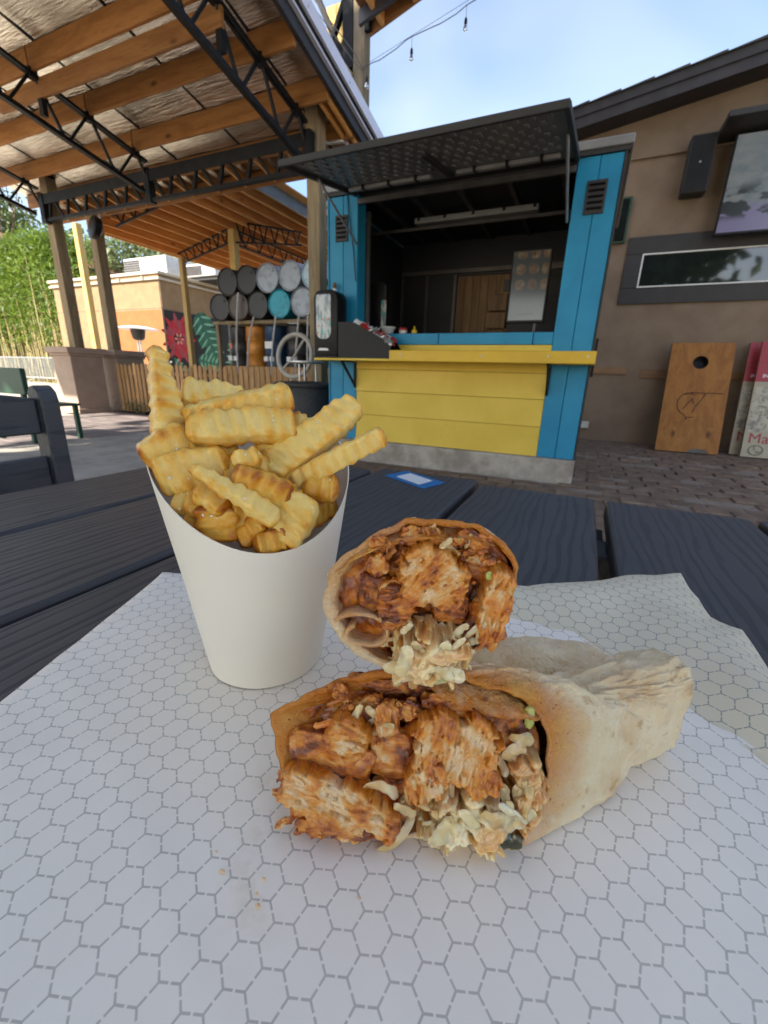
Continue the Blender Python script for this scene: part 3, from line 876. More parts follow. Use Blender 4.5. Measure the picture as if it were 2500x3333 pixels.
MB().box(1.27, 3.10, 8.055, 8.11, 2.955, 4.115).build('bezel', M['black_plastic'], tv, bevel=.006)
MB().box(1.292, 3.08, 8.049, 8.054, 2.985, 4.10).build('picture', M['tv_pic'], tv)
MB().prism([(7.72, 4.25), (8.30, 4.27), (8.30, 4.13), (7.72, 4.18)], (1.09, 0, 0), (0, 1, 0), (0, 0, 1), (1, 0, 0), 2.3).build('hood', M['charcoal'], tv, bevel=.006)
MB().box(1.6, 2.8, 8.115, 8.33, 3.3, 3.8).build('wall_mount', M['steel_black'], tv)

# --- cornhole boards leaning on the wall
def lean_board(name, label, x0, x1, ybot, ytop, h, th, face, side, extra, hole=True):
    t = thing(name, label, 'game board', ((x0+x1)/2, ybot, 0))
    o = Vector((x0, ybot, .012)); ux = Vector((1, 0, 0)); uy = Vector((0, ytop-ybot, h)).normalized(); uz = ux.cross(uy)   # uz points to the viewer (-y)
    if uz.y > 0: uz = -uz
    Ln = sqrt((ytop-ybot)**2 + h*h); w_ = x1-x0
    mb = MB()
    # face with a round hole: ring of quads between circle and rectangle
    n = 32; hc = (w_*.5, Ln*.82); r = .098
    ring = [(hc[0]+r*cos(2*pi*i/n), hc[1]+r*sin(2*pi*i/n)) for i in range(n)]
    out = []
    for i in range(n):
        a_ = 2*pi*i/n; dx, dy = cos(a_), sin(a_); s_ = 1e9
        if abs(dx) > 1e-6: s_ = min(s_, ((w_-hc[0]) if dx > 0 else hc[0])/abs(dx))
        if abs(dy) > 1e-6: s_ = min(s_, ((Ln-hc[1]) if dy > 0 else hc[1])/abs(dy))
        out.append((hc[0]+dx*s_, hc[1]+dy*s_))
    corner = [(0, 0), (w_, 0), (w_, Ln), (0, Ln)]
    def P3(q, k): return o + ux*q[0] + uy*q[1] + uz*k
    vs = [P3(q, 0) for q in ring] + [P3(q, 0) for q in out] + [P3(q, -.018) for q in ring]
    fs = [(i, (i+1) % n, n+(i+1) % n, n+i) for i in range(n)] + [(i, 2*n+i, 2*n+(i+1) % n, (i+1) % n) for i in range(n)]
    base = len(vs)
    for c_ in corner: vs.append(P3(c_, 0))
    for i in range(n):
        a_, b_ = out[i], out[(i+1) % n]
        for k, c_ in enumerate(corner):
            if abs(a_[0]-b_[0]) > 1e-6 and abs(a_[1]-b_[1]) > 1e-6:
                ok = min(abs(a_[0]-c_[0]), abs(b_[0]-c_[0])) < 1e-6 and min(abs(a_[1]-c_[1]), abs(b_[1]-c_[1])) < 1e-6
                if ok: fs.append((n+i, n+(i+1) % n, base+k))
    mb.add(vs, fs)
    mb.build('board_face', M[face], t)
    fr = MB()
    for c0, c1 in (((0, 0), (0, Ln)), ((w_, 0), (w_, Ln)), ((0, 0), (w_, 0)), ((0, Ln), (w_, Ln))):
        A_, B_ = P3(c0, -.004-th/2), P3(c1, -.004-th/2)
        inw = Vector((0, 0, 0))
        cen = P3((w_/2, Ln/2), -.004-th/2)
        dr = (B_-A_).normalized(); sd = dr.cross(uz).normalized()
        if (cen-A_).dot(sd) < 0: sd = -sd
        fr.obox((A_+B_)/2 + sd*.011, (B_-A_)/2, sd*.010, uz*th/2)
    fr.build('side_rail', M[side], t)
    MB().lathe(P3((hc[0], hc[1]), -.10), [(.0, 0), (.14, 0)], 20, uz).build('hole_shade', M['dark_interior'], t)  # flat dark disc behind the hole, stands in for the shade inside
    extra(t, P3, w_, Ln, uz)
    return t
def burn(t, P3, w_, Ln, uz):
    def line(pts, r=.006): MB().path([P3((x*w_, y*Ln), .0015) for x, y in pts], r, 6).build('burnt_letter', M['burn_mark'], t)
    line([(.30, .52), (.45, .545), (.62, .54), (.78, .545), (.93, .54)])
    line([(.66, .535), (.60, .47), (.52, .41), (.50, .36)])
    cpt = [(.40+.17*cos(a_)*.95, .44+.10*sin(a_)) for a_ in np.linspace(.9, 4.6, 14)]
    line(cpt)
    line([(.37, .33), (.43, .315), (.54, .32)]); line([(.42, .315), (.41, .29)])
    line([(.34, .39), (.40, .44), (.47, .49)]); line([(.47, .49), (.50, .44)])
    MB().prism([(.50*w_, 0), (.86*w_, 0), (.80*w_, .055), (.6*w_, .065)], P3((0, 0), .002), (1, 0, 0), P3((0, 1), 0)-P3((0, 0), 0), uz, .003).build('worn_edge', M['board_ink'], t)
lean_board('cornhole_board', 'bare varnished wooden cornhole board with burnt lettering', 1.085, 1.875, 7.56, 8.12, 1.56, .09, 'oak_board', 'dark_wood', burn)
def letter(t, P3, txt, x, y, size, mat, name='lettering', d=.003):
    cu_ = bpy.data.curves.new('lettering', 'FONT'); cu_.body = txt; cu_.size = size; cu_.extrude = .0012; cu_.align_x = 'LEFT'
    tmp = bpy.data.objects.new('lettering_curve', cu_); COL.objects.link(tmp)
    bpy.context.view_layer.update()
    me = bpy.data.meshes.new_from_object(tmp.evaluated_get(bpy.context.evaluated_depsgraph_get()))
    bpy.data.objects.remove(tmp)
    o_ = P3((x, y), d); ux = P3((1, 0), 0)-P3((0, 0), 0); uy = P3((0, 1), 0)-P3((0, 0), 0); uz = ux.cross(uy)
    vs = [o_ + ux*v.co.x + uy*v.co.y + uz*v.co.z for v in me.vertices]
    mb = MB(); mb.add(vs, [tuple(p.vertices) for p in me.polygons])
    bpy.data.meshes.remove(me)
    return mb.build(name, M[mat], t)
def printed(first):
    def ex(t, P3, w_, Ln, uz):
        ux = Vector((1, 0, 0)); uy = (P3((0, 1), 0)-P3((0, 0), 0))
        MB().prism([(0, Ln*.655), (w_, Ln*.655), (w_, Ln*.80), (0, Ln*.80)], P3((0, 0), .001), ux, uy, uz, .0015).build('red_band', M['board_red'], t)
        for q in ((0, .80, .30), (.70, .80, 1.0)):
            MB().prism([(q[0]*w_, Ln*.801), (q[2]*w_, Ln*.801), (q[2]*w_, Ln), (q[0]*w_, Ln)], P3((0, 0), .001), ux, uy, uz, .0015).build('red_band', M['board_red'], t)
        MB().prism([(.02*w_, Ln*.22), (.98*w_, Ln*.22), (.98*w_, Ln*.61), (.02*w_, Ln*.61)], P3((0, 0), .001), ux, uy, uz, .0015).build('marbled_print', M['board_marble'], t)
        letter(t, P3, 'INT', .09*w_, Ln*.69, .07, 'white_print')
        letter(t, P3, 'Ma', .06*w_, Ln*.125, .20, 'board_red')
        letter(t, P3, 'M', .42*w_, Ln*.015, .17, 'board_red')
        if first:
            rg = MB(); n = 26
            for r0 in (.085, .079):
                pts = [P3((.20*w_+r0*cos(2*pi*i/n), Ln*.062+r0*.85*sin(2*pi*i/n)), .003) for i in range(n+1)]
                rg.path(pts, .0025, 5)
            rg.build('round_emblem', M['board_ink'], t)
            letter(t, P3, 'S', .155*w_, Ln*.066, .075, 'board_ink'); letter(t, P3, 'W', .195*w_, Ln*.030, .07, 'board_ink')
    return ex
lean_board('cornhole_board', 'red and cream printed cornhole board, nearest of the two printed ones', 2.15, 2.95, 7.62, 8.02, 1.57, .05, 'board_cream', 'dark_wood', printed(True))
lean_board('cornhole_board', 'red and cream printed cornhole board half hidden behind another printed one', 2.06, 2.86, 7.80, 8.20, 1.57, .05, 'board_cream', 'dark_wood', printed(False))
# ================================================================== FRONT PAVILION (foil-lined roof on steel trusses)
P = thing('pavilion', 'timber pavilion with a silver foil lined roof on black trusses', 'pavilion', (-7, 5.85, 0))
GY = 5.80
def topz(y): return 4.13 + .22*(5.83-y)        # underside of purlins / top of trusses
def botz(y): return 3.70 + .205*(5.62-y)
def deckz(y): return 4.395 + .22*(5.83-y)
Y0 = -2.4
MB().box(-3.99, -3.79, 5.86, 6.06, 0, 4.36).build('post', M['post'], P, bevel=.008)
MB().box(-10.06, -9.86, 5.86, 6.06, 1.33, 4.34).build('post', M['post'], P, bevel=.008)
def truss(x, y0, y1, name='truss'):
    ch = MB()
    for dx in (-.028, .028):
        ch.beam((x+dx, y0, topz(y0)-.02), (x+dx, y1, topz(y1)-.02), .038, .038)
    ch.beam((x, y0, botz(y0)), (x, y1-.1, botz(y1-.1)), .075, .055)
    t = ch.build(name, M['steel_black'], P)
    for yn in np.arange(5.60, y0+.2, -.68):
        zt = topz(yn)-.03
        for s_ in (-.33, .30):
            MB().beam((x, yn+s_*.12, zt), (x, yn+s_, botz(yn+s_)), .032, .032).build('web', M['steel_black'], t)
        MB().box(x-.05, x+.05, yn-.05, yn+.05, zt-.03, zt+.07).build('gusset', M['steel_black'], t)
for x in (-3.94, -7.02, -10.02): truss(x, Y0+.2, GY-.02)
# girder between the posts
gz0, gz1 = 3.57, 3.95
gd = MB().box(-9.95, -3.85, GY-.03, GY+.03, gz1-.03, gz1+.05).box(-9.95, -3.85, GY-.04, GY+.04, gz0, gz0+.05)
gd.box(-9.95, -3.85, GY-.045, GY-.034, gz1-.10, gz1+.06)
G = gd.build('girder', M['steel_black'], P)
nV = 11
for i in range(nV):
    xa = -9.8 + i*5.9/nV; xm = xa + .5*5.9/nV*.75
    MB().beam((xa, GY, gz0+.04), (xa+.10, GY, gz1-.02), .04, .04, (0, 1, 0)).build('web', M['steel_black'], G)
    MB().beam((xa+.17, GY, gz1-.02), (xa+.42, GY, gz0+.04), .04, .04, (0, 1, 0)).build('web', M['steel_black'], G)
for x in (-9.92, -7.02, -3.9):
    MB().box(x-.06, x+.06, GY-.06, GY+.055, gz0-.02, gz1+.08).build('girder_plate', M['steel_black'], G)
# purlins and rafter pieces
def purlin(x0, x1, y, zb, h, th=.046):
    MB().box(x0, x1, y-th/2, y+th/2, zb, zb+h).build('purlin', M['pine_x'], P, bevel=.004)
for k in range(12):
    y = 5.60 - .68*k
    if y < Y0: break
    for x0, x1 in ((-11.2, -7.03), (-7.01, -3.46)):
        purlin(x0, x1, y, topz(y)+.005, deckz(y)-topz(y)-.012)
for y in (6.25, 6.80):
    purlin(-11.2, -3.46, y, topz(y)+.03, deckz(y)-topz(y)-.04)
MB().box(-7.95, -3.90, 4.29, 4.336, 4.245, 4.45).build('hung_beam', M['pine_x'], P, bevel=.004)
for x in (-3.94, -7.02):
    MB().box(x-.04, x+.04, 4.285, 4.345, 4.06, 4.243).build('beam_seat', M['steel_black'], P)
# blocking and lookouts at the open end of the roof
for x in (-3.62, -3.50):
    MB().beam((x, 5.63, topz(5.63)+.12), (x, 6.78, topz(6.78)+.12), .045, .16).build('lookout', M['pine_y'], P, bevel=.003)
for x in np.arange(-10.8, -4.0, .62):
    MB().beam((x, 6.28, topz(6.28)+.12), (x, 6.78, topz(6.78)+.12), .045, .16).build('lookout', M['pine_y'], P, bevel=.003)
MB().path([(-3.82, 6.0, 4.02), (-3.82, 6.16, 4.03), (-3.60, 6.2, 4.04), (-3.54, 6.2, 4.0), (-3.53, 6.2, 3.9)], .022, 8).build('downpipe', M['galv'], P, smooth=True)
# foil panels: one per sheet between the seams, lapped and slightly wavy
sx = [-11.25, -10.95, -9.58, -8.20, -6.83, -5.47, -4.07, -3.42]
for i in range(len(sx)-1):
    xa, xb = sx[i]+.008, sx[i+1]-.008
    rows = []
    for y in np.arange(6.95, Y0-.01, -.16):
        rows.append([(xa+(xb-xa)*q, y, deckz(y) - .004 - .010*(noise.noise(Vector((xa+(xb-xa)*q*1.0, y*1.6, i*3.1)))) - .006*abs(sin(y*4.6))) for q in np.linspace(0, 1, 9)])
    MB().grid(rows).build('foil_panel', M['foil'], P, smooth=True, angle=80)
for i in range(1, len(sx)-1):
    MB().beam((sx[i], 6.95, deckz(6.95)-.012), (sx[i], Y0, deckz(Y0)-.012), .03, .006).build('panel_seam', M['black_plastic'], P)
rf = MB(); rf.add([(x, y, deckz(y)+z) for z in (.02, .07) for y in (Y0-.1, 7.0) for x in (-11.3, -3.40)],
                  [(0, 2, 3, 1), (4, 5, 7, 6), (0, 1, 5, 4), (2, 6, 7, 3), (0, 4, 6, 2), (1, 3, 7, 5)])
rf.build('roof_sheet', M['white_metal'], P)
# metal edge trim: two long flanges with a dark shadow gap and screws
def edge(mb, x0, x1, za, zb, y0=Y0-.1, y1=7.0):
    return mb.add([(x, y, deckz(y)+z) for z in (za, zb) for y in (y0, y1) for x in (x0, x1)],
                  [(0, 2, 3, 1), (4, 5, 7, 6), (0, 1, 5, 4), (2, 6, 7, 3), (0, 4, 6, 2), (1, 3, 7, 5)])
edge(MB(), -3.395, -3.345, -.055, .075).build('edge_trim', M['white_metal'], P)
edge(MB(), -3.335, -3.30, .012, .16).build('edge_trim', M['white_metal'], P)
edge(MB(), -3.344, -3.336, -.03, .14).build('edge_gap', M['steel_black'], P)
edge(MB(), -3.455, -3.40, -.19, .015).build('barge_board', M['dark_roof_wood'], P)
for y in np.arange(6.75, Y0, -.9):
    MB().lathe((-3.299, y, deckz(y)+.06), [(0, .006), (.012, .004), (.014, -.004)], 8, (1, 0, 0)).build('screw', M['galv'], P)

# pedestals
def pedestal(x0, x1, y0, y1, label):
    t = thing('pedestal', label, 'pedestal', ((x0+x1)/2, (y0+y1)/2, 0), 'stucco pedestals under the pavilion posts')
    body = MB()
    for a_, b_, z0, z1 in ((.05, .05, 0, .10), (0, 0, .10, 1.16), (.035, .035, 1.16, 1.22), (.09, .09, 1.22, 1.32)):
        pass
    MB().box(x0, x1, y0, y1, .002, 1.155).build('shaft', M['pedestal'], t, bevel=.012, seg=2)
    MB().box(x0-.025, x1+.025, y0-.025, y1+.025, .001, .10).build('plinth', M['pedestal'], t, bevel=.01, seg=2)
    MB().box(x0-.03, x1+.03, y0-.03, y1+.03, 1.157, 1.205).build('moulding', M['pedestal'], t, bevel=.012, seg=2)
    MB().box(x0-.075, x1+.075, y0-.075, y1+.075, 1.207, 1.322).build('cap', M['pedestal'], t, bevel=.012, seg=2)
    return t
pedestal(-10.24, -9.62, 5.58, 6.24, 'taupe stucco pedestal under the outermost pavilion post')
pedestal(-10.30, -9.62, 6.55, 7.22, 'taupe stucco pedestal just behind another, with fence pickets before it')
pp = MB().box(-10.12, -9.92, 6.72, 6.92, 1.325, 4.08).build('timber_post', M['post'], bevel=.008)
tag(pp, 'grey green timber post rising from the rear stucco pedestal', 'post')
yp = MB().box(-14.27, -14.10, 9.0, 9.17, -.02, 4.9).build('timber_post', M['post_yellow'], bevel=.006)
tag(yp, 'sunlit yellow timber post between two greyer posts', 'post')
spk = thing('hanging_speaker', 'black horn speaker hung under the corner of the pavilion girder', 'speaker', (-9.6, 6.6, 3.55))
MB().lathe((-9.55, 6.6, 3.62), [(.05, -.02), (.10, 0), (.20, .05), (.22, .16), (.20, .17), (.08, .18)], 20, (-.2, -.9, .2)).build('horn', M['black_plastic'], spk, smooth=True)
MB().beam((-9.55, 6.62, 3.72), (-9.55, 6.62, 4.2), .03, .03).build('hanger', M['galv'], spk)
# bulbs hanging at the far left corner
for i, (x, y, z, lb) in enumerate(((-9.95, 5.2, 3.98, 'bare bulb hanging highest at the left truss end'), (-10.02, 5.45, 3.78, 'bare bulb hanging lowest at the left truss end'))):
    t = thing('hanging_bulb', lb, 'bulb', (x-.35, y, z))
    MB().tube((x-.35, y, z), (x-.35, y, z+.34), .006, 6).build('cord', M['black_plastic'], t)
    MB().lathe((x-.35, y, z), [(.02, .08), (.024, .0), (.02, -.005)], 10).build('socket', M['black_plastic'], t)
    MB().lathe((x-.35, y, z), [(.018, -.006), (.034, -.05), (.03, -.08), (.0, -.095)], 12).build('bulb_glass', M['bulb'], t, smooth=True)

# ================================================================== PICKET FENCE
F = thing('picket_fence', 'low brown picket fence running from the pedestals to the barrels', 'fence', (-6.8, 6.45, 0))
for z in (.32, .82): MB().box(-9.55, -4.1, 6.47, 6.50, z, z+.07).build('fence_rail', M['fence'], F, bevel=.003)
pk0 = None
for i in range(42):
    x = -9.52 + i*.130
    if pk0 is None:
        pk0 = MB().prism([(0, .04), (.092, .04), (.092, 1.0), (.065, 1.05), (.027, 1.05), (0, 1.0)], (x, 6.468, 0), (1, 0, 0), (0, 0, 1), (0, -1, 0), .018).build('picket', M['fence'], F, bevel=.003)
    else:
        c = dup(pk0, F); c.location = pk0.location + Vector((i*.130, random.uniform(-.003, .003), random.uniform(-.015, .012)))
        c.rotation_euler = (0, random.uniform(-.008, .008), 0)
# weeds at the fence foot
wd = thing('weed', 'small green weed at the foot of the picket fence by the pedestal', 'plant', (-8.9, 6.36, 0))
mb = MB()
for i in range(220):
    a_ = random.uniform(0, 2*pi); r = random.gauss(0, .16); z = abs(random.gauss(.12, .09))
    c = Vector((-8.9+r*1.6, 6.36+.06*random.gauss(0, 1), z)); d_ = Vector((random.gauss(0, 1), random.gauss(0, 1), random.gauss(.3, .6))).normalized()
    s_ = d_.orthogonal().normalized()
    mb.add([c-s_*.012, c+d_*.03, c+s_*.012, c+d_*.05], [(0, 2, 3, 1)])
mb.build('foliage', M['leaf_oak'], wd)
ms = MB()
for i in range(9): ms.path([(-8.9+random.uniform(-.3, .3), 6.36, 0), (-8.9+random.uniform(-.35, .35), 6.36+random.uniform(-.05, .05), random.uniform(.1, .3))], .003, 5)
ms.build('stem', M['bark'], wd)

# ================================================================== BARRELS
R = .285
def barrel_mesh():
    L_ = .88
    return [(0, .022), (R-.03, .022), (R-.022, .016), (R-.012, 0), (R, .004), (R+.004, .014), (R, .028), (R-.004, .04),
            (R-.004, .27), (R+.008, .285), (R+.008, .30), (R-.004, .315), (R-.004, .57), (R+.008, .585), (R+.008, .60), (R-.004, .615),
            (R-.004, .845), (R, .855), (R+.004, .866), (R-.012, .88), (R-.022, .865), (0, .86)]
def barrel(name, label, c, ax, mat, group):
    t = thing(name, label, 'barrel', c, group)
    pr = barrel_mesh()
    MB().lathe(c, pr[7:17], 36, ax).build('drum_body', M[mat], t, smooth=True, angle=50)
    MB().lathe(c, pr[:8], 36, ax).build('drum_end', M[mat], t, smooth=True, angle=30)
    MB().lathe(c, pr[16:], 36, ax).build('drum_end', M[mat], t, smooth=True, angle=30)
    a_ = Vector(ax).normalized(); q = a_.orthogonal().normalized()
    MB().lathe(Vector(c)+a_*.013+q*.19, [(0, -.006), (.024, -.006), (.026, .006)], 12, ax).build('bung', M[mat], t)
    return t
GB = 'steel drums lying in the two-tier stack'
top = ((-7.62, 2.835, 'drum_black', 'black drum, leftmost of the upper tier'), (-7.07, 2.85, 'drum_black', 'black drum in the upper tier next to a pale grey one'), (-6.50, 2.855, 'drum_grey', 'pale grey drum in the upper tier between a black and a grey one'),
       (-5.92, 2.865, 'drum_grey', 'pale grey drum with rust streak in the upper tier left of the post'), (-5.33, 2.87, 'drum_pale', 'pale blue drum of the upper tier half behind the post'), (-4.74, 2.87, 'drum_pale', 'pale drum of the upper tier between the post and the kiosk'))
bot = ((-7.90, 2.33, 'drum_black', 'dark drum at the left end of the lower tier'), (-7.345, 2.33, 'drum_brown', 'brown drum in the lower tier with rope in front'), (-6.80, 2.34, 'drum_black', 'dark drum in the lower tier left of the teal one'),
       (-6.215, 2.345, 'drum_teal', 'teal drum in the lower tier'), (-5.63, 2.36, 'drum_grey', 'grey drum in the lower tier right of the teal one'), (-5.04, 2.36, 'drum_teal', 'drum at the right end of the lower tier behind the post'))
for x, z, m_, lb in top + bot:
    barrel('oil_drum', lb, (x, 8.0, z), (random.uniform(-.03, .03), 1, 0), m_, GB)
rk_ = thing('drum_rack', 'dark timber rack carrying the two tiers of drums', 'rack', (-6.5, 8.4, 0))
for x in (-8.15, -6.5, -4.8):
    MB().box(x-.05, x+.05, 8.55, 8.65, -.02, 2.03).build('leg', M['post'], rk_)
MB().box(-8.2, -4.75, 8.06, 8.12, 1.98, 2.045).build('beam', M['post'], rk_)
MB().box(-8.2, -4.75, 8.65, 8.72, 1.98, 2.045).build('beam', M['post'], rk_)
MB().box(-8.15, -8.07, 8.10, 8.18, -.02, 1.98).build('leg', M['post'], rk_)
GU = 'upright drums under the drum rack'
for x, m_, lb in ((-7.72, 'drum_black', 'black upright drum with pink and white stickers'), (-7.22, 'drum_orange', 'orange upright drum under the drum rack'), (-6.62, 'drum_blue', 'dark blue upright drum with a white sign'), (-5.95, 'drum_black', 'black upright drum behind the spoked wheel'), (-5.35, 'drum_black', 'black upright drum beside the pavilion post')):
    pass
upr = ((-7.76, 'drum_black', 'black upright drum with pink and white stickers'), (-7.24, 'drum_orange', 'orange upright drum under the drum rack'), (-6.69, 'drum_blue', 'dark blue upright drum with a white sign'), (-6.05, 'drum_black', 'black upright drum behind the pale wheel'), (-5.45, 'drum_black', 'black upright drum beside the pavilion post'))
stand = MB().box(-8.05, -5.1, 8.2, 8.95, -.02, 1.08).build('drum_platform', M['fence'])
tag(stand, 'low timber platform behind the fence with upright drums on it', 'platform')
for x, m_, lb in upr:
    t = barrel('upright_drum', lb, (x, 8.5, 1.082), (0, 0, 1), m_, GU)
    if m_ != 'drum_orange':
        for q in range(2):
            xx = x - .12 + q*.16; zz = 1.20 + .0*q
            MB().box(xx-.05, xx+.06, 8.5-R-.012, 8.5-R-.002+.03, zz, zz+.10).build('sticker', M['white_print'], t)
    if 'pink' in lb: MB().box(x-.12, x-.04, 8.5-R-.004, 8.5-R+.05, 1.46, 1.58).build('sticker', M['mural_pink'], t)
sgn = MB().box(-6.80, -6.57, 8.185, 8.192, 1.47, 1.62).build('paper_sign', M['white_print']); tag(sgn, 'small white paper sign in front of the dark blue drum', 'sign')
# twisted pale ropes pouring from the drums
def rope(name, label, p, q, sway):
    t = MB(); n = 40
    A_, B_ = Vector(p), Vector(q)
    for ph in (0, 2.1, 4.2):
        pts = []
        for i in range(n+1):
            s_ = i/n
            c = A_.lerp(B_, s_) + Vector((sway*sin(s_*pi), 0, 0))
            pts.append(c + Vector((cos(s_*70+ph), sin(s_*70+ph), 0))*.013)
        t.path(pts, .011, 5)
    return tag(t.build(name, M['chain'], smooth=True), label, 'rope', 'pale ropes hanging in front of the drums')
rope('rope', 'pale twisted rope hanging before the brown drum', (-7.25, 7.94, 2.60), (-7.38, 7.9, .9), -.05)
rope('rope', 'pale twisted rope hanging before the orange drum', (-6.86, 7.94, 2.10), (-7.10, 7.9, .9), -.06)
rope('rope', 'pale twisted rope hanging from the teal drum', (-6.26, 7.94, 2.10), (-6.42, 7.9, .9), -.03)
rope('rope', 'pale twisted rope hanging from the grey lower drum', (-5.66, 7.94, 2.12), (-5.78, 7.9, .9), -.02)
rope('rope', 'pale twisted rope close to the pavilion post', (-5.44, 7.94, 2.12), (-5.46, 7.9, .9), -.01)

# black weave drum with a raised steel disc, pale wheel behind
dr = thing('fire_table', 'black woven drum table with a raised round steel top', 'table', (-3.50, 5.05, 0))
MB().lathe((-3.50, 5.05, .002), [(.415, 0), (.425, .02), (.425, .76), (.415, .775)], 40).build('drum_body', M['rubber'], dr, smooth=True)
MB().lathe((-3.50, 5.05, .778), [(.44, 0), (.45, .012), (.45, .045), (.43, .06), (.20, .075), (.0, .075)], 40).build('drum_top', M['rubber'], dr, smooth=True)
for a_ in (0.3, 2.4, 4.5):
    MB().tube((-3.50+.13*cos(a_), 5.05+.13*sin(a_), .85), (-3.50+.13*cos(a_), 5.05+.13*sin(a_), 1.083), .012).build('leg', M['galv'], dr)
MB().lathe((-3.50, 5.05, 1.084), [(.0, 0), (.225, 0), (.243, .008), (.243, .024), (.225, .03), (.0, .03)], 40).build('steel_top', M['galv'], dr, smooth=True)
wh = thing('wheel_sculpture', 'pale grey spoked wheel standing behind the woven drum table', 'wheel', (-3.9, 5.55, .9))
C_ = Vector((-4.02, 5.5, 1.20)); ring = [C_ + Vector((.30*cos(2*pi*i/40), .05*sin(2*pi*i/40), .30*sin(2*pi*i/40))) for i in range(41)]
MB().path(ring, .033, 8).build('rim', M['wheel_paint'], wh, smooth=True)
for a_ in (1.0, 3.9):
    MB().path([C_, C_ + Vector((.28*cos(a_), .05*sin(a_), .28*sin(a_)))], .018, 6).build('spoke', M['wheel_paint'], wh)
MB().path([C_ + Vector((-.1, 0, -.28)), C_ + Vector((-.02, 0, -.5)), C_ + Vector((0, 0, -1.2))], .02, 6).build('stem', M['galv'], wh)

# ================================================================== FAR PAVILION
Q = thing('rear_pavilion', 'rear pavilion with a glowing orange timber roof on yellow posts', 'pavilion', (-8.4, 9.2, 0))
def qz(x): return 3.81 + .195*(x+10.35)
MB().box(-8.43, -8.25, 9.0, 9.18, -.02, qz(-8.34)).build('post', M['post_yellow'], Q, bevel=.006)
MB().box(-10.16, -10.03, 9.0, 9.13, -.02, qz(-10.1)-.15).build('post', M['post_yellow'], Q, bevel=.006)
for x in np.arange(-10.33, -6.7, .33):
    MB().box(x-.02, x+.02, 6.95, 14, qz(x), qz(x)+.17).build('rafter', M['pine_y'], Q, bevel=.003)
for x in np.arange(-10.4, -6.8, .36):
    mb = MB(); mb.add([(xx, y, qz(xx)+.172+z) for z in (0, .02) for y in (6.9, 14.1) for xx in (x+.002, x+.356)],
                  [(0, 2, 3, 1), (4, 5, 7, 6), (0, 1, 5, 4), (2, 6, 7, 3), (0, 4, 6, 2), (1, 3, 7, 5)])
    mb.build('roof_board', M['ply'], Q)
mb = MB(); mb.add([(xx, y, qz(xx)+.195+z) for z in (0, .03) for y in (6.88, 14.1) for xx in (-10.45, -6.62)],
              [(0, 2, 3, 1), (4, 5, 7, 6), (0, 1, 5, 4), (2, 6, 7, 3), (0, 4, 6, 2), (1, 3, 7, 5)])
mb.build('roof_sheet', M['deck_light'], Q)
MB().box(-6.68, -6.63, 6.88, 14.1, qz(-6.65)-.06, qz(-6.65)+.19).build('edge_trim', M['stud_grey'], Q)
MB().box(-10.43, -10.39, 6.9, 14, qz(-10.4)-.01, qz(-10.4)+.17).build('edge_board', M['pine_y'], Q)
def lattice(p0, p1, q0, q1, n):
    p0, p1, q0, q1 = map(Vector, (p0, p1, q0, q1))
    t = MB().beam(p0, p1, .035, .035).beam(q0, q1, .035, .035).build('truss', M['steel_black'], Q)
    for i in range(n):
        a_ = p0.lerp(p1, (i+.15)/n); b_ = q0.lerp(q1, (i+.5)/n); c_ = p0.lerp(p1, (i+.85)/n)
        MB().beam(a_, b_, .025, .025, (0, 1, 0)).build('web', M['steel_black'], t)
        MB().beam(c_, b_, .025, .025, (0, 1, 0)).build('web', M['steel_black'], t)
lattice((-10.22, 9.06, 3.82), (-8.43, 9.06, 4.22), (-9.98, 9.06, 3.62), (-8.44, 9.06, 3.93), 6)
lattice((-8.24, 9.06, 4.36), (-6.98, 10.0, 4.26), (-8.24, 9.06, 3.92), (-6.98, 10, 3.99), 6)
lattice((-8.3, 9.2, 4.2), (-8.3, 13.8, 4.22), (-8.3, 9.2, 3.9), (-8.3, 13.8, 3.92), 9)
lattice((-9.6, 6.98, 4.0), (-6.8, 6.98, 4.5), (-9.6, 6.98, 3.8), (-6.8, 6.98, 4.25), 7)

# ================================================================== RAISED CANOPY behind the roof edge
U_ = thing('raised_canopy', 'tall post and raised orange timber canopy above the metal roof edge', 'canopy', (-3.8, 7.1, 0))
MB().box(-3.93, -3.74, 7.06, 7.25, -.02, 6.4).build('post', M['post'], U_, bevel=.006)
MB().box(-4.10, -3.935, 7.05, 7.17, 5.35, 6.7).build('steel_column', M['steel_black'], U_)
MB().box(-3.735, -3.66, 7.05, 7.12, 5.72, 6.7).build('steel_column', M['steel_black'], U_)
def uz_(x): return 5.63 + .285*(x+3.71)
def uboard(x0, x1, y0, y1, z0, z1, nm, mt):
    mb = MB(); mb.add([(x, y, uz_(x)+z) for z in (z0, z1) for y in (y0, y1) for x in (x0, x1)],
                  [(0, 2, 3, 1), (4, 5, 7, 6), (0, 1, 5, 4), (2, 6, 7, 3), (0, 4, 6, 2), (1, 3, 7, 5)])
    return mb.build(nm, M[mt], U_, bevel=.003)
for i in range(9):
    uboard(-3.70, -1.2, 5.7+.16*i, 5.855+.16*i, .20, .22, 'roof_board', 'pine_x')
uboard(-3.70, -1.2, 7.125, 7.165, .06, .24, 'barge_board', 'pine_x')
uboard(-3.70, -1.2, 6.80, 6.86, .0, .17, 'steel_beam', 'stud_grey')
for x in (-3.5, -3.0, -2.5, -2.0): uboard(x, x+.05, 5.7, 7.12, .05, .198, 'rafter', 'pine_y')
MB().box(-3.20, -3.17, 6.82, 6.85, 5.8, 6.7).build('steel_hanger', M['galv'], U_)
MB().beam((-4.75, 7.1, 6.15), (-3.95, 7.08, 5.22), .10, .14, (0, 1, 0)).build('brace', M['post'], U_, bevel=.004)
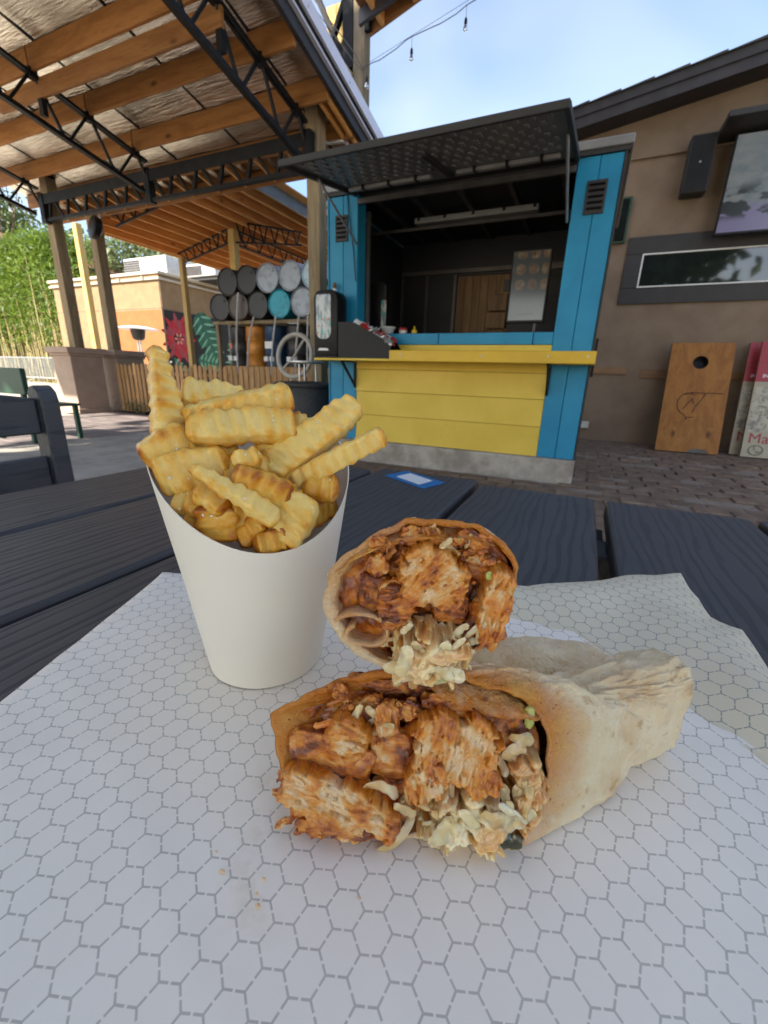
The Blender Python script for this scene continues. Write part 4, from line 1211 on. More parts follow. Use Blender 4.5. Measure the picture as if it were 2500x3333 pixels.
MB().beam((-4.9, 7.16, 6.9), (-4.15, 7.14, 5.55), .07, .09, (0, 1, 0)).build('brace', M['steel_black'], U_)
MB().beam((-4.45, 7.13, 5.55), (-4.0, 7.11, 6.35), .06, .08, (0, 1, 0)).build('brace', M['steel_black'], U_)
for i, x in enumerate((-4.52, -4.35, -4.18, -4.01)):
    MB().box(x, x+.165, 7.28, 7.31, 4.7, 6.3).build('yellow_board', M['post_yellow'], U_, bevel=.003)
st_ = thing('string_light', 'string of clear bulbs crossing the sky from the tall post', 'string light', (-3.7, 7.0, 5.3))
k_ = 7.0/6.3
def sp_(x, z): return Vector((x*k_, 7.0, .95+(z-.95)*k_))
w_pts = [sp_(-3.36, 4.82), sp_(-3.30, 4.845), sp_(-3.20, 4.862), sp_(-3.1137, 4.866), sp_(-2.88, 4.93), sp_(-2.75, 4.985), sp_(-2.664, 5.005), sp_(-2.45, 5.03), sp_(-2.297, 5.045), sp_(-2.1, 5.09), sp_(-1.98, 5.14), sp_(-1.75, 5.19), sp_(-1.4, 5.2), sp_(-1.2, 5.3)]
MB().path(w_pts, .0055, 6).build('cable', M['stud_grey'], st_, smooth=True)
MB().path([sp_(-3.36, 4.85), sp_(-1.2, 5.36)], .0025, 5).build('support_wire', M['stud_grey'], st_)
MB().path([sp_(-3.36, 4.82), (-3.9, 7.0, 5.5), (-4.9, 6.8, 6.6)], .007, 6).build('cable', M['stud_grey'], st_)
MB().path([sp_(-3.36, 4.80), (-3.86, 7.0, 5.35), (-4.8, 6.8, 6.4)], .006, 6).build('cable', M['stud_grey'], st_)
for x, z in ((-3.297, 4.845), (-2.664, 5.003), (-1.981, 5.14)):
    p_ = sp_(x, z)
    b_ = MB().tube(p_, p_-Vector((0, 0, .12)), .003, 6).build('bulb_cord', M['stud_grey'], st_)
    MB().lathe(p_-Vector((0, 0, .12)), [(.006, 0), (.018, -.02), (.021, -.065), (.018, -.075)], 10).build('socket', M['black_plastic'], b_)
    MB().lathe(p_-Vector((0, 0, .196)), [(.016, 0), (.03, -.04), (.028, -.06), (.0, -.075)], 12).build('bulb_glass', M['bulb'], b_, smooth=True)

# ================================================================== MURAL BUILDING
A_ = thing('mural_building', 'flat roofed peach and orange building with a flower mural', 'building', (-18, 15, 0))
BX, BY = -14.62, 12.0
MB().box(-21, BX, BY, 19, -.02, 3.06).build('wall', M['stucco_light'], A_)
MB().box(-21, BX, BY, 19, 3.075, 4.02).build('wall', M['stucco_light'], A_, bevel=.02)
MB().box(-20.98, BX-.02, BY+.02, 18.98, 3.055, 3.08).build('joint', M['pedestal'], A_)
MB().box(-17.2, BX+.004, BY-.012, BY-.001, -.02, 3.05).build('orange_panel', M['stucco_orange'], A_)
MB().box(BX-.03, BX+.02, BY-.02, BY+.03, -.02, 3.06).build('corner_bead', M['stucco_light'], A_)
MB().box(-21.1, BX+.10, BY-.10, 19.1, 4.022, 4.10).build('cornice', M['trim_white'], A_, bevel=.01)
MB().box(-21.06, BX+.05, BY-.05, 19.05, 4.102, 4.20).build('parapet_band', M['stucco_light'], A_)
MB().box(-21.12, BX+.12, BY-.12, 19.12, 4.202, 4.30).build('parapet_cap', M['trim_white'], A_, bevel=.01)
MB().path([(BX+.03, BY-.04, 4.0), (BX+.02, BY-.04, 3.6), (BX+.03, BY-.04, 3.0), (BX+.03, BY-.04, .5)], .012, 6).build('conduit', M['stud_grey'], A_)
for x in (-16.6, -15.3): MB().lathe((x, BY-.14, 4.1), [(0, -.04), (.05, -.03), (.05, .03), (0, .04)], 10).build('cornice_lamp', M['trim_white'], A_, smooth=True)
MB().path([(-19.9, BY-.06, 3.75), (-20.25, BY-.06, 3.74), (-20.4, BY-.06, 3.55), (-20.35, BY-.06, 1.2)], .03, 6).build('downpipe', M['trim_white'], A_, smooth=True)
MB().box(-20.3, -19.8, BY-.012, BY-.001, 1.0, 3.7).build('bricked_opening', M['pedestal'], A_)
MB().prism([(0, 0), (.75, 0), (.0, 1.5)], (-15.55, BY-.25, 0), (1, 0, 0), (0, 0, 1), (0, 1, 0), .23).build('shadow_wedge', M['stucco_orange'], A_)  # solid orange wedge built in the shape of a diagonal cast shadow
# mural, painted flat on the side wall (the wall faces +x)
MX = BX+.001
MB().box(BX, MX+.003, BY+.05, 18.9, .2, 3.05).build('mural_field', M['mural_black'], A_)
def paint(poly, mat, lift, nm):
    return MB().prism(poly, (MX+.003+lift, 0, 0), (0, 1, 0), (0, 0, 1), (1, 0, 0), .002).build(nm, M[mat], A_)
def leaf_shape(cy, cz, ln, wd, ang, notch=0):
    pts = []
    for i in range(60):
        t_ = 2*pi*i/60
        x_ = -cos(t_)*.5*ln; y_ = sin(t_)*wd*.5*(1-.35*(x_/ln+.5))
        if notch and i % 5 in (2,): y_ *= .45
        pts.append((cy + x_*cos(ang)-y_*sin(ang), cz + x_*sin(ang)+y_*cos(ang)))
    return pts
fc = (12.60, 2.08)
for ly in range(2):
    for i in range(11):
        an = i*2*pi/11 + ly*.28; ln = .98 - ly*.24
        paint(leaf_shape(fc[0]+.42*ln*cos(an)*.8, fc[1]+.5*ln*sin(an)*.95, ln*.95, .27, an), ('mural_red', 'board_red')[(i+ly) % 2], .002+.0022*(ly*11+i)*.2, 'petal')
paint(leaf_shape(fc[0], fc[1], .5, .45, 0, 1), 'mural_black', .010, 'flower_centre')
for i in range(6):
    paint(leaf_shape(fc[0]+.15*cos(i*1.05), fc[1]+.16*sin(i*1.05), .13, .1, i), 'mural_pink', .013+.0004*i, 'flower_centre')
for n_, (y_, z_, l_, wdt, an) in enumerate(((14.05, 2.25, 1.95, 1.35, -1.15), (14.1, 1.25, 1.35, .75, -.15), (15.6, 1.9, 1.9, 1.2, -1.9), (12.75, .95, 1.3, .30, -.7), (17.2, 2.2, 1.6, 1.1, 1.2))):
    paint(leaf_shape(y_, z_, l_, wdt, an, 1), 'mural_green', .002+.0009*n_, 'monstera_leaf')
    for s_ in np.linspace(-.36, .36, 6):
        for sd in (-1, 1):
            cy = y_ + l_*s_*cos(an) - sd*wdt*.22*sin(an); cz = z_ + l_*s_*sin(an) + sd*wdt*.22*cos(an)
            paint(leaf_shape(cy, cz, wdt*.40, .10, an + sd*1.15), 'mural_mint', .009+.0003*n_, 'leaf_highlight')
for i, (hx0, hx1, hy, hz0, hz1, lb) in enumerate(((-17.75, -15.35, 13.0, 4.42, 5.10, 'large grey rooftop air handler with a dark louvre'), (-15.1, -13.5, 13.6, 4.42, 4.85, 'small grey rooftop air handler behind the thin post'))):
    hv = thing('air_handler', lb, 'air handler', ((hx0+hx1)/2, hy+.7, 4.305))
    MB().box(hx0, hx1, hy, hy+1.5, hz0, hz1).build('casing', M['grey_plastic'], hv, bevel=.02)
    for k2 in range(7):
        zz = hz0+.05+k2*(hz1-hz0-.1)/7
        MB().box(hx0+.03, hx0+.95, hy-.025, hy-.002, zz, zz+(hz1-hz0)/13).build('louvre', M['stud_grey'], hv)
    MB().box(hx0, hx1, hy+.1, hy+1.4, 4.304, hz0-.002).build('curb', M['charcoal'], hv)
    for k2 in range(3): MB().box(hx0+1.05+k2*(hx1-hx0-1.1)/3, hx0+1.07+k2*(hx1-hx0-1.1)/3, hy-.004, hy-.001, hz0+.02, hz1-.02).build('panel_seam', M['stud_grey'], hv)
# patio heater
ht = thing('patio_heater', 'mushroom patio heater with a white disc top before the orange wall', 'heater', (-12.75, 9.5, 0))
MB().lathe((-12.75, 9.5, 2.085), [(.60, 0), (.58, .02), (.3, .075), (.05, .09), (.0, .09)], 32).build('reflector', M['white_metal'], ht, smooth=True)
MB().lathe((-12.75, 9.5, 1.78), [(.12, 0), (.17, .06), (.20, .2), (.21, .29), (.05, .30)], 20).build('burner', M['charcoal'], ht, smooth=True)
for dx in (-.06, .06): MB().tube((-12.75+dx, 9.5, .3), (-12.75+dx, 9.5, 1.80), .025).build('pole', M['galv'], ht)
MB().lathe((-12.75, 9.5, -.02), [(.28, 0), (.28, .5), (.1, .6)], 20).build('gas_housing', M['galv'], ht, smooth=True)

# ================================================================== HOUSE, HEDGE, TREES
Hs = thing('tiled_house', 'peach house with a reddish shingle roof behind the bamboo', 'house', (-46, 30, 0))
MB().box(-58, -40.9, 22, 42, -.02, 9.0).build('wall', M['stucco_light'], Hs)
for i in range(16):
    xa = -40.2 - i*.42; xb = xa - .43
    za = 9.0 + (i*.42)*.37; zb = za + .43*.37
    MB().add([(xa, 21.6, za+.05), (xa, 42, za+.05), (xb, 42, zb+.015), (xb, 21.6, zb+.015), (xa, 21.6, za-.06), (xa, 42, za-.06), (xb, 42, zb-.1), (xb, 21.6, zb-.1)],
             [(0, 1, 2, 3), (7, 6, 5, 4), (0, 4, 5, 1), (2, 6, 7, 3), (0, 3, 7, 4), (1, 5, 6, 2)]).build('shingle_course', M['shingle'], Hs)
MB().box(-40.25, -40.15, 21.6, 42, 8.82, 9.04).build('gutter', M['dark_roof_wood'], Hs)

def leaves(name, centres, size, mat, parent, aspect=.45, droop=0, kind='stuff'):
    """many small leaf quads, random directions"""
    n = len(centres); c = np.array(centres)
    d = rng.normal(size=(n, 3)); d[:, 2] -= droop; d /= np.linalg.norm(d, axis=1)[:, None]
    u = np.cross(d, rng.normal(size=(n, 3))); u /= np.linalg.norm(u, axis=1)[:, None]
    sz = size*rng.uniform(.6, 1.3, (n, 1))
    a_ = c - d*sz*.5; b_ = c + u*sz*aspect*.5; e_ = c + d*sz*.5; f_ = c - u*sz*aspect*.5
    V = np.stack([a_, b_, e_, f_], 1).reshape(-1, 3) - np.array(wpos(parent))
    me = bpy.data.meshes.new(name)
    me.vertices.add(4*n); me.vertices.foreach_set('co', V.ravel())
    me.loops.add(4*n); me.loops.foreach_set('vertex_index', np.arange(4*n, dtype=np.int32))
    me.polygons.add(n); me.polygons.foreach_set('loop_start', np.arange(0, 4*n, 4, dtype=np.int32))
    me.update(calc_edges=True); me.materials.append(M[mat])
    o = link(name, me, parent, wpos(parent))
    if kind: o['kind'] = kind
    return o
def clumps(centre, rad, ncl, per, cl_r, flat=.75):
    cs = rng.normal(size=(ncl, 3)); cs /= np.linalg.norm(cs, axis=1)[:, None]
    cs *= (rng.uniform(.25, 1, (ncl, 1))**.5)
    cs = np.array(centre) + cs*np.array(rad)
    pts = np.repeat(cs, per, 0)
    off = rng.normal(size=pts.shape)*np.array([cl_r, cl_r, cl_r*flat])*.55
    return cs, pts + off
def tree(label, base, h, centre, rad, ncl, per, clr, lsize, mat, group, trunk_r=.3, aspect=.5):
    t = thing('tree', label, 'tree', base, group)
    cs, pts = clumps(centre, rad, ncl, per, clr)
    leaves('crown', pts, lsize, mat, t, aspect)
    top_ = Vector(base).lerp(Vector(centre), .6)
    tr_ = MB().path([Vector(base), Vector(base).lerp(top_, .5)+Vector((.1, .05, 0)), top_], [trunk_r, trunk_r*.75, trunk_r*.55], 10)
    tk = tr_.build('trunk', M['bark'], t, smooth=True)
    lm = MB()
    for c_ in cs[::max(1, ncl//26)]:
        c_ = Vector(c_); m_ = top_.lerp(c_, .5) + Vector((0, 0, -.08*(c_-top_).length))
        lm.path([top_, m_, c_], [trunk_r*.4, trunk_r*.2, trunk_r*.06], 6)
    lm.build('limb', M['bark'], tk, smooth=True, kind='stuff')
    return t
GT = 'leafy trees beyond the buildings'
tree('sparse dark branched tree above the reddish roof at the left edge', (-58, 28, 0), 15, (-57, 28, 16.2), (7.0, 3, 2.6), 34, 70, 1.5, .55, 'leaf_oak', GT, .4)
tree('pale leafy tree behind the rooftop air handler', (-42, 31, 0), 11, (-42, 31, 10.6), (5.2, 3, 2.2), 40, 90, 1.3, .5, 'leaf_pale', GT, .3)
tree('pale leafy tree seen beneath the rear pavilion eave', (-33.5, 31, 0), 10, (-33, 31, 9.8), (5.5, 3, 1.9), 40, 90, 1.3, .5, 'leaf_pale', GT, .3)
# bamboo hedge, clump by clump
GBm = 'bamboo clumps along the fence line'
side = ('at the left picture edge', 'second from the left picture edge', 'in the middle of the hedge', 'next to the grey timber post', 'behind the grey timber post', 'farthest right in the hedge')
for i in range(6):
    cx = -35.6 + i*1.75; cy = 16.3 + random.uniform(-.2, .2)
    t = thing('bamboo_clump', 'tall bamboo clump ' + side[i], 'bamboo', (cx, cy, 0), GBm)
    cu_ = MB()
    for k in range(46):
        bx = cx + random.gauss(0, .5); by = cy + random.gauss(0, .35); hh = random.uniform(4.8, 7.2)
        lean = random.gauss(0, .35)
        cu_.path([(bx, by, -.02), (bx+lean*.3, by+random.gauss(0, .1), hh*.5), (bx+lean, by-.2, hh)], [.04, .035, .012], 5)
    cu_.build('culm', M['culm'], t, kind='stuff')
    n = 6500
    z = 1.6 + 6.0*rng.beta(2.3, 1.1, n); sp2 = .55 + .45*np.clip((z-2)/5, 0, 1)
    pts = np.stack([cx + rng.normal(size=n)*sp2, cy - .1 + rng.normal(size=n)*.55, z + .25*np.sin(rng.uniform(0, 6, n))], 1)
    leaves('foliage', pts, .34, 'leaf_bamboo', t, .22, .35)
# steel crowd barrier
br_ = thing('crowd_barrier', 'galvanised crowd barrier in front of the bamboo', 'barrier', (-30.5, 15, 0))
for z in (.26, 1.36): MB().tube((-33.6, 15, z), (-27.3, 15, z), .035).build('rail', M['galv'], br_)
for i in range(44):
    MB().tube((-33.5+i*.143, 15, .26), (-33.5+i*.143, 15, 1.36), .018, 6).build('bar', M['galv'], br_)
for x in (-32, -29.5):
    MB().path([(x-.3, 14.6, 0), (x, 15, .26), (x+.3, 15.4, 0)], .03, 6).build('foot', M['galv'], br_)
gb = thing('green_chair', 'back of a dark green chair behind the grey chair', 'chair', (-7, 3.1, 0))
MB().box(-7.1, -6.21, 3.0, 3.06, .60, .91).build('backrest', M['green_paint'], gb, bevel=.008)
for x in (-7.05, -6.3):
    MB().beam((x, 3.05, 0), (x, 3.03, .62), .05, .05).build('leg', M['green_paint'], gb)
    MB().beam((x, 3.6, 0), (x, 3.6, .45), .05, .05).build('leg', M['green_paint'], gb)
MB().box(-7.1, -6.25, 3.06, 3.65, .44, .47).build('seat', M['green_paint'], gb, bevel=.006)

# big oaks behind the photographer: they shade the yard and show in the window glass
GO = 'live oaks behind the table'
for i, (x, y, zc, rx, rz) in enumerate(((-4.0, -6.8, 9.6, 3.4, 5.6), (.8, -6.6, 10.2, 3.4, 6.6))):
    tree(('broad live oak to the left behind the camera', 'broad live oak straight behind the camera')[i],
         (x, y-.5, 0), 12, (x, y, zc), (rx, 2.4, rz), 150, 140, 1.4, .62, 'leaf_oak', GO, .55, .6)
# ================================================================== TABLE
TZ = .760
Tb = thing('patio_table', 'dark slate outdoor table of wide grained boards with open gaps', 'table', (-.05, 0, 0))
ed = [-.795, -.5975, -.3826, -.160, .051, .262, .474, .686]
for i in range(len(ed)-1):
    g0 = .0085 if i == 4 else .0055; g1 = .0085 if i == 3 else .0055
    MB().box(ed[i]+g0, ed[i+1]-g1, -.80, .788+.002*(i % 2)+(.032 if i == 2 else 0), TZ-.032, TZ).build('board', M['lumber'], Tb, bevel=.005, seg=2)
for y in (-.62, 0, .60):
    MB().box(-.78, .66, y, y+.075, TZ-.085, TZ-.034).build('cross_beam', M['lumber'], Tb, bevel=.004)
for x in (-.72, .58):
    for y in (-.66, .56):
        MB().box(x, x+.09, y, y+.09, .001, TZ-.087).build('leg', M['lumber'], Tb, bevel=.005)
for x in (.043,):
    MB().box(x, x+.016, .690, .745, TZ-.060, TZ-.040).build('bracket', M['steel_black'], Tb)
# card printed blue and white
def tz(x, y): return Vector((x, y, TZ+.0012))
cd = thing('table_card', 'small blue and white printed card stuck to the table boards', 'card', (-.285, .765, TZ+.0006))
def quad_prism(pts, z0, z1):
    vs = [(x, y, z0) for x, y in pts] + [(x, y, z1) for x, y in pts]
    return MB().add(vs, [(0, 3, 2, 1) if False else (3, 2, 1, 0), (4, 5, 6, 7), (0, 1, 5, 4), (1, 2, 6, 5), (2, 3, 7, 6), (3, 0, 4, 7)])
cq = [(-.349, .742), (-.246, .692), (-.226, .780), (-.306, .787)]
cq = [(-.340, .752), (-.237, .694), (-.216, .758), (-.319, .816)]
quad_prism(cq, TZ+.0006, TZ+.0014).build('card_sheet', M['card_blue'], cd)
cc = Vector((sum(p[0] for p in cq)/4, sum(p[1] for p in cq)/4))
wq = [(cc.x+(p[0]-cc.x)*.60, cc.y+(p[1]-cc.y)*.66) for p in cq]
quad_prism(wq, TZ+.0017, TZ+.0021).build('white_panel', M['white_print'], cd)

# chair at the left
Ch = thing('patio_chair', 'charcoal slatted patio chair facing the table at the left edge', 'chair', (-1.15, .2, 0))
CX = -1.22
def chair_post(y):
    prof = [(0, .002), (.045, .002), (.055, .86), (.052, .885), (.04, .90), (.02, .905), (.0, .89), (-.01, .87)]
    MB().prism([(-.028, .002), (.030, .002), (.030, .868), (.024, .890), (.008, .904), (-.012, .902), (-.024, .888)], (CX, y, 0), (1, 0, 0), (0, 0, 1), (0, 1, 0), .042).build('back_post', M['lumber_chair'], Ch, bevel=.004)
chair_post(.605); chair_post(-.05)
def arch(zl, zh, sag):
    n = 12; pts = [(i/n*.605-.005, zh - sag*(1-(2*i/n-1)**2)*-1) for i in range(n+1)]
    return [(p[0], p[1]) for p in pts] + [(.60, zl), (-.005, zl)]
MB().prism(arch(.788, .873, .026), (CX-.012, .004, 0), (0, 1, 0), (0, 0, 1), (1, 0, 0), .024).build('back_slat', M['lumber_chair'], Ch, bevel=.004)
MB().box(CX-.012, CX+.012, -.004, .604, .60, .732).build('back_slat', M['lumber_chair'], Ch, bevel=.004)
MB().box(CX-.012, CX+.012, -.004, .604, .47, .56).build('back_slat', M['lumber_chair'], Ch, bevel=.004)
for i in range(4):
    MB().box(CX+.035+i*.105, CX+.130+i*.105, -.03, .63, .425, .45).build('seat_slat', M['lumber_chair'], Ch, bevel=.004)
for y in (-.045, .60):
    MB().box(CX+.40, CX+.445, y, y+.042, .002, .424).build('front_leg', M['lumber_chair'], Ch, bevel=.004)
    MB().box(CX+.03, CX+.40, y, y+.042, .36, .424).build('seat_rail', M['lumber_chair'], Ch, bevel=.004)

# ================================================================== FOOD PAPER
HA = radians(-9.4)
def hexuv(x, y):
    dx, dy = x-.0243, y-.1319
    return (dx*cos(HA)+dy*sin(HA), -dx*sin(HA)+dy*cos(HA))
def resample(pl, n):
    P_ = np.array(pl, float); d_ = np.r_[0, np.cumsum(np.linalg.norm(np.diff(P_, axis=0), axis=1))]
    t_ = np.linspace(0, d_[-1], n)
    return np.stack([np.interp(t_, d_, P_[:, k]) for k in range(P_.shape[1])], 1)
def sheet(name, label, far, near, nu, nv, hf, mat, stains=()):
    fa, ne = resample(far, nu), resample(near, nu)
    pts = []; uv = []; st = []
    for j in range(nv):
        s_ = j/(nv-1)
        for i in range(nu):
            x, y = ne[i]*(1-s_) + fa[i]*s_
            pts.append((x, y, hf(x, y, i/(nu-1), s_))); uv.append(hexuv(x, y))
            st.append(min(1, sum(a_*math.exp(-((x-sx_)**2+(y-sy_)**2)/(2*r_*r_)) for sx_, sy_, r_, a_ in stains)))
    F_ = [(j*nu+i, j*nu+i+1, (j+1)*nu+i+1, (j+1)*nu+i) for j in range(nv-1) for i in range(nu-1)]
    mb = MB(); mb.v = pts; mb.f = F_; mb.m = [0]*len(F_)
    o = mb.build(name, mat, at=(0, .15, TZ), smooth=True, angle=80)
    me = o.data
    ul = me.uv_layers.new(name='hex')
    li = np.empty(len(me.loops), dtype=np.int32); me.loops.foreach_get('vertex_index', li)
    ul.data.foreach_set('uv', np.array(uv)[li].ravel())
    at_ = me.attributes.new('stain', 'FLOAT', 'POINT'); at_.data.foreach_set('value', st)
    sm = o.modifiers.new('thickness', 'SOLIDIFY'); sm.thickness = .00012; sm.offset = 1
    return tag(o, label, 'paper')
def crease(x, y, a_, b_, c_, w_):     # a ridge along the line a x + b y = c
    return math.exp(-abs(a_*x+b_*y-c_)/w_)
def hfA(x, y, u, s):
    h = TZ + .0011
    h += .0006*noise.noise(Vector((x*11, y*11, 1))) + .0004*noise.noise(Vector((x*31, y*31, 4)))
    if s > .93: h += .0045*((s-.93)/.07)**2*(.45+.55*noise.noise(Vector((u*6, 3, 2))))*(u > .15)
    # diagonal lift near the back left corner
    h += .004*crease(x, y, .80, .60, -.125, .006)*max(0, min(1, (y-.20)*14))*(x < -.2)
    for ca, cb, cc_, hh in ((.35, .94, .02, .0011), (.95, -.30, -.13, .0010), (.80, .60, .03, .0013), (-.45, .89, .17, .0010), (.98, .20, .02, .0009), (.60, -.80, -.20, .0009), (.15, .99, .27, .0012)):
        h += hh*crease(x, y, ca, cb, cc_ + .006*noise.noise(Vector((x*14, y*14, hh*9000))), .0045)*(.5+.9*abs(noise.noise(Vector((x*9, y*9, cc_*50)))))
    # dent where the cup and wrap weigh on it
    return max(h, TZ+.0004)
farA = [(-.345, .248), (-.2, .327), (-.085, .372), (-.03, .384), (.012, .396), (.036, .370), (.056, .352), (.080, .327), (.106, .313), (.150, .287), (.21, .24)]
nearA = [(-.147, -.263), (.15, -.20), (.45, -.05)]
sheet('food_paper', 'white hexagon printed food paper under the cup and wrap', farA, nearA, 120, 90, hfA, M['hex'],
      [(-.100, .100, .006, .30), (-.092, .083, .005, .28), (-.080, .076, .006, .25), (-.11, .118, .005, .25)])
def hfB(x, y, u, s):
    h = TZ + .0006
    r_ = s*1.0
    h += .013*max(0, sin(pi*min(1, max(0, (s-.05)/.95))))*(.35+.65*u) + .0035*abs(noise.noise(Vector((x*16+y*5, y*9, 2))))
    h += .0045*crease(x, y, .42, .91, .432+.03*u, .010)*max(0, u-.25)
    h += .0012*noise.noise(Vector((x*24, y*24, 7)))
    return max(h, TZ+.0003)
farB = [(-.19, .325), (-.09, .365), (-.0259, .3899), (.0397, .4393), (.085, .478), (.120, .500), (.1215, .460), (.1275, .4084), (.135, .402), (.147, .3976), (.1478, .344), (.165, .30), (.215, .22)]
nearB = [(-.19, .27), (-.05, .31), (.02, .33), (.07, .29), (.11, .25), (.17, .19)]
sheet('under_paper', 'separate cream sheet of hexagon paper crumpled out behind the wrap', farB, nearB, 90, 40, hfB, M['hex_cream'])

# ================================================================== FRY CUP
CC = Vector((-.176, .198, 0)); CZ0 = TZ + .0022
DIP = math.atan2(-.198, .176) + radians(9)
def crad(z): return .0378 + (z-CZ0)*.150
def zrim(a_):
    c_ = cos(a_-DIP)
    return .8985 - .0375*c_ - .004*(c_*c_-.5) if c_ > 0 else .8985 - .030*c_ - .004*(c_*c_-.5)
cup = thing('fry_cup', 'tall white paper cup with a scooped rim full of fries', 'cup', (CC.x, CC.y, CZ0))
nA = 96
def cwall(off):
    rows = []
    for t_ in list(np.linspace(0, 1, 26)):
        row = []
        for k in range(nA):
            a_ = 2*pi*k/nA; z = CZ0 + t_*(zrim(a_)-CZ0)
            r = crad(z) + off + .0004*noise.noise(Vector((cos(a_)*2, sin(a_)*2, z*20)))
            row.append((CC.x+r*cos(a_), CC.y+r*sin(a_), z))
        rows.append(row)
    return rows
o_, i_ = cwall(0), cwall(-.0007)
mb = MB().grid(o_, True); mb.grid(i_[::-1], True); mb.grid([o_[-1], i_[-1]], True); mb.grid([i_[0], o_[0]], True)
mb.build('cup_wall', M['white_paper'], cup, smooth=True, angle=60)
MB().lathe((CC.x, CC.y, CZ0+.004), [(0, 0), (.0368, 0), (.0368, .0006), (0, .0006)], 48).build('cup_base', M['white_paper'], cup)
# overlap seam of the card
sa = DIP + 2.5; sm_ = []
for z in np.linspace(CZ0+.001, zrim(sa)-.001, 12):
    r = crad(z)+.0006; sm_.append([(CC.x+r*cos(sa+q), CC.y+r*sin(sa+q), z) for q in (0, .02, .04)])
MB().grid(sm_).build('card_seam', M['white_paper'], cup, smooth=True)

# ---------------------------------------------------------------- fries
def fry(label, P1, P2, N, w, c, t1, t2, bend, seed, group):
    P1, P2, N = Vector(P1), Vector(P2), Vector(N).normalized()
    ax = (P2-P1); Ln = ax.length; ax.normalize(); N = (N - ax*N.dot(ax)).normalized(); S_ = ax.cross(N)
    tr_ = random.Random(seed*7+1).choice((-1, 1))*random.Random(seed*7+2).uniform(.30, .62); N, S_ = N*cos(tr_)+S_*sin(tr_), S_*cos(tr_)-N*sin(tr_)
    w = w*.001; th = min(w*.66, .0122)
    R_ = random.Random(seed)
    per = R_.uniform(.0066, .0084); ph = R_.uniform(0, 6); amp = R_.uniform(.0009, .0013)
    nT, nS = max(30, int(Ln/.0009)), 26
    V = []; br = []
    sk = R_.uniform(-.35, .35)
    for i in range(nT+1):
        t = i/nT
        e0 = min(t, 1-t)*Ln; cap = min(1, e0/(.0042)); cap = sqrt(max(0, 1-(1-cap)**2.4))*.97+.03 if cap < 1 else 1
        if t1 < .5: tp = t1 + (1-t1)*min(1, t/.75)**.8
        else: tp = t1 + (1-t1)*min(1, t/.18)
        if t2 < .75: tp *= t2 + (1-t2)*min(1, (1-t)/.5)
        else: tp *= t2 + (1-t2)*min(1, (1-t)/.18)
        cen = P1.lerp(P2, t) + N*(bend*Ln*(.25-(t-.5)**2)) - S_*(bend*.8*Ln*(.25-(t-.5)**2)) \
            + S_*.0009*noise.noise(Vector((t*4, seed, 1))) + N*.0009*noise.noise(Vector((t*4, seed, 5)))
        for k in range(nS):
            a_ = 2*pi*k/nS; ca, sa_ = cos(a_), sin(a_)
            ex = .36
            x = math.copysign(abs(ca)**ex, ca); y = math.copysign(abs(sa_)**ex, sa_)
            ss = t*Ln + sk*x*w*.5
            rd = sin(2*pi*ss/per+ph); rd = math.asin(max(-1, min(1, rd*.97)))/1.33
            lo_ = .7+.6*noise.noise(Vector((t*5, seed*2.2, 3))); hw = w*.5*tp*(.25+.75*cap)*(1+.10*noise.noise(Vector((t*3, x*2, seed*1.3)))) + amp*.28*rd*cap*lo_; hh = th*.5*(tp*.6+.4)*cap*(1+.14*noise.noise(Vector((t*3.5, seed*1.7, 6)))) + amp*1.5*rd*cap*lo_*(.6+.4*abs(y))
            p = cen + S_*x*hw + N*y*hh
            q = p*85 + Vector((seed*3.1, 0, 0))
            nn = noise.noise(q); n2 = noise.noise(p*260+Vector((0, seed, 0)))
            p = p + (S_*x+N*y)*(.0011*nn + .00045*n2)
            V.append(tuple(p))
            edge_ = min(abs(x), abs(y))**2
            br.append(-.08 + c*.55 + edge_*.40 + (.28 if e0 < .003 else 0) + .10*rd + nn*.34 + .12*n2 - (.10 if y > .7 else 0) + (.25 if y < -.5 else 0))
    F_ = []
    for i in range(nT):
        for k in range(nS):
            k2 = (k+1) % nS
            F_.append((i*nS+k, i*nS+k2, (i+1)*nS+k2, (i+1)*nS+k))
    F_.append(tuple(range(nS-1, -1, -1))); F_.append(tuple(nT*nS+k for k in range(nS)))
    mb = MB(); mb.v = V; mb.f = F_; mb.m = [0]*len(F_)
    o = mb.build('crinkle_fry', M['fry'], smooth=True, angle=75)
    at_ = o.data.attributes.new('brown', 'FLOAT', 'POINT'); at_.data.foreach_set('value', br)
    return tag(o, label, 'french fry', group)
GF = 'crinkle fries in the paper cup'
LOW = 'darker crinkle fry buried deep among the others in the cup'
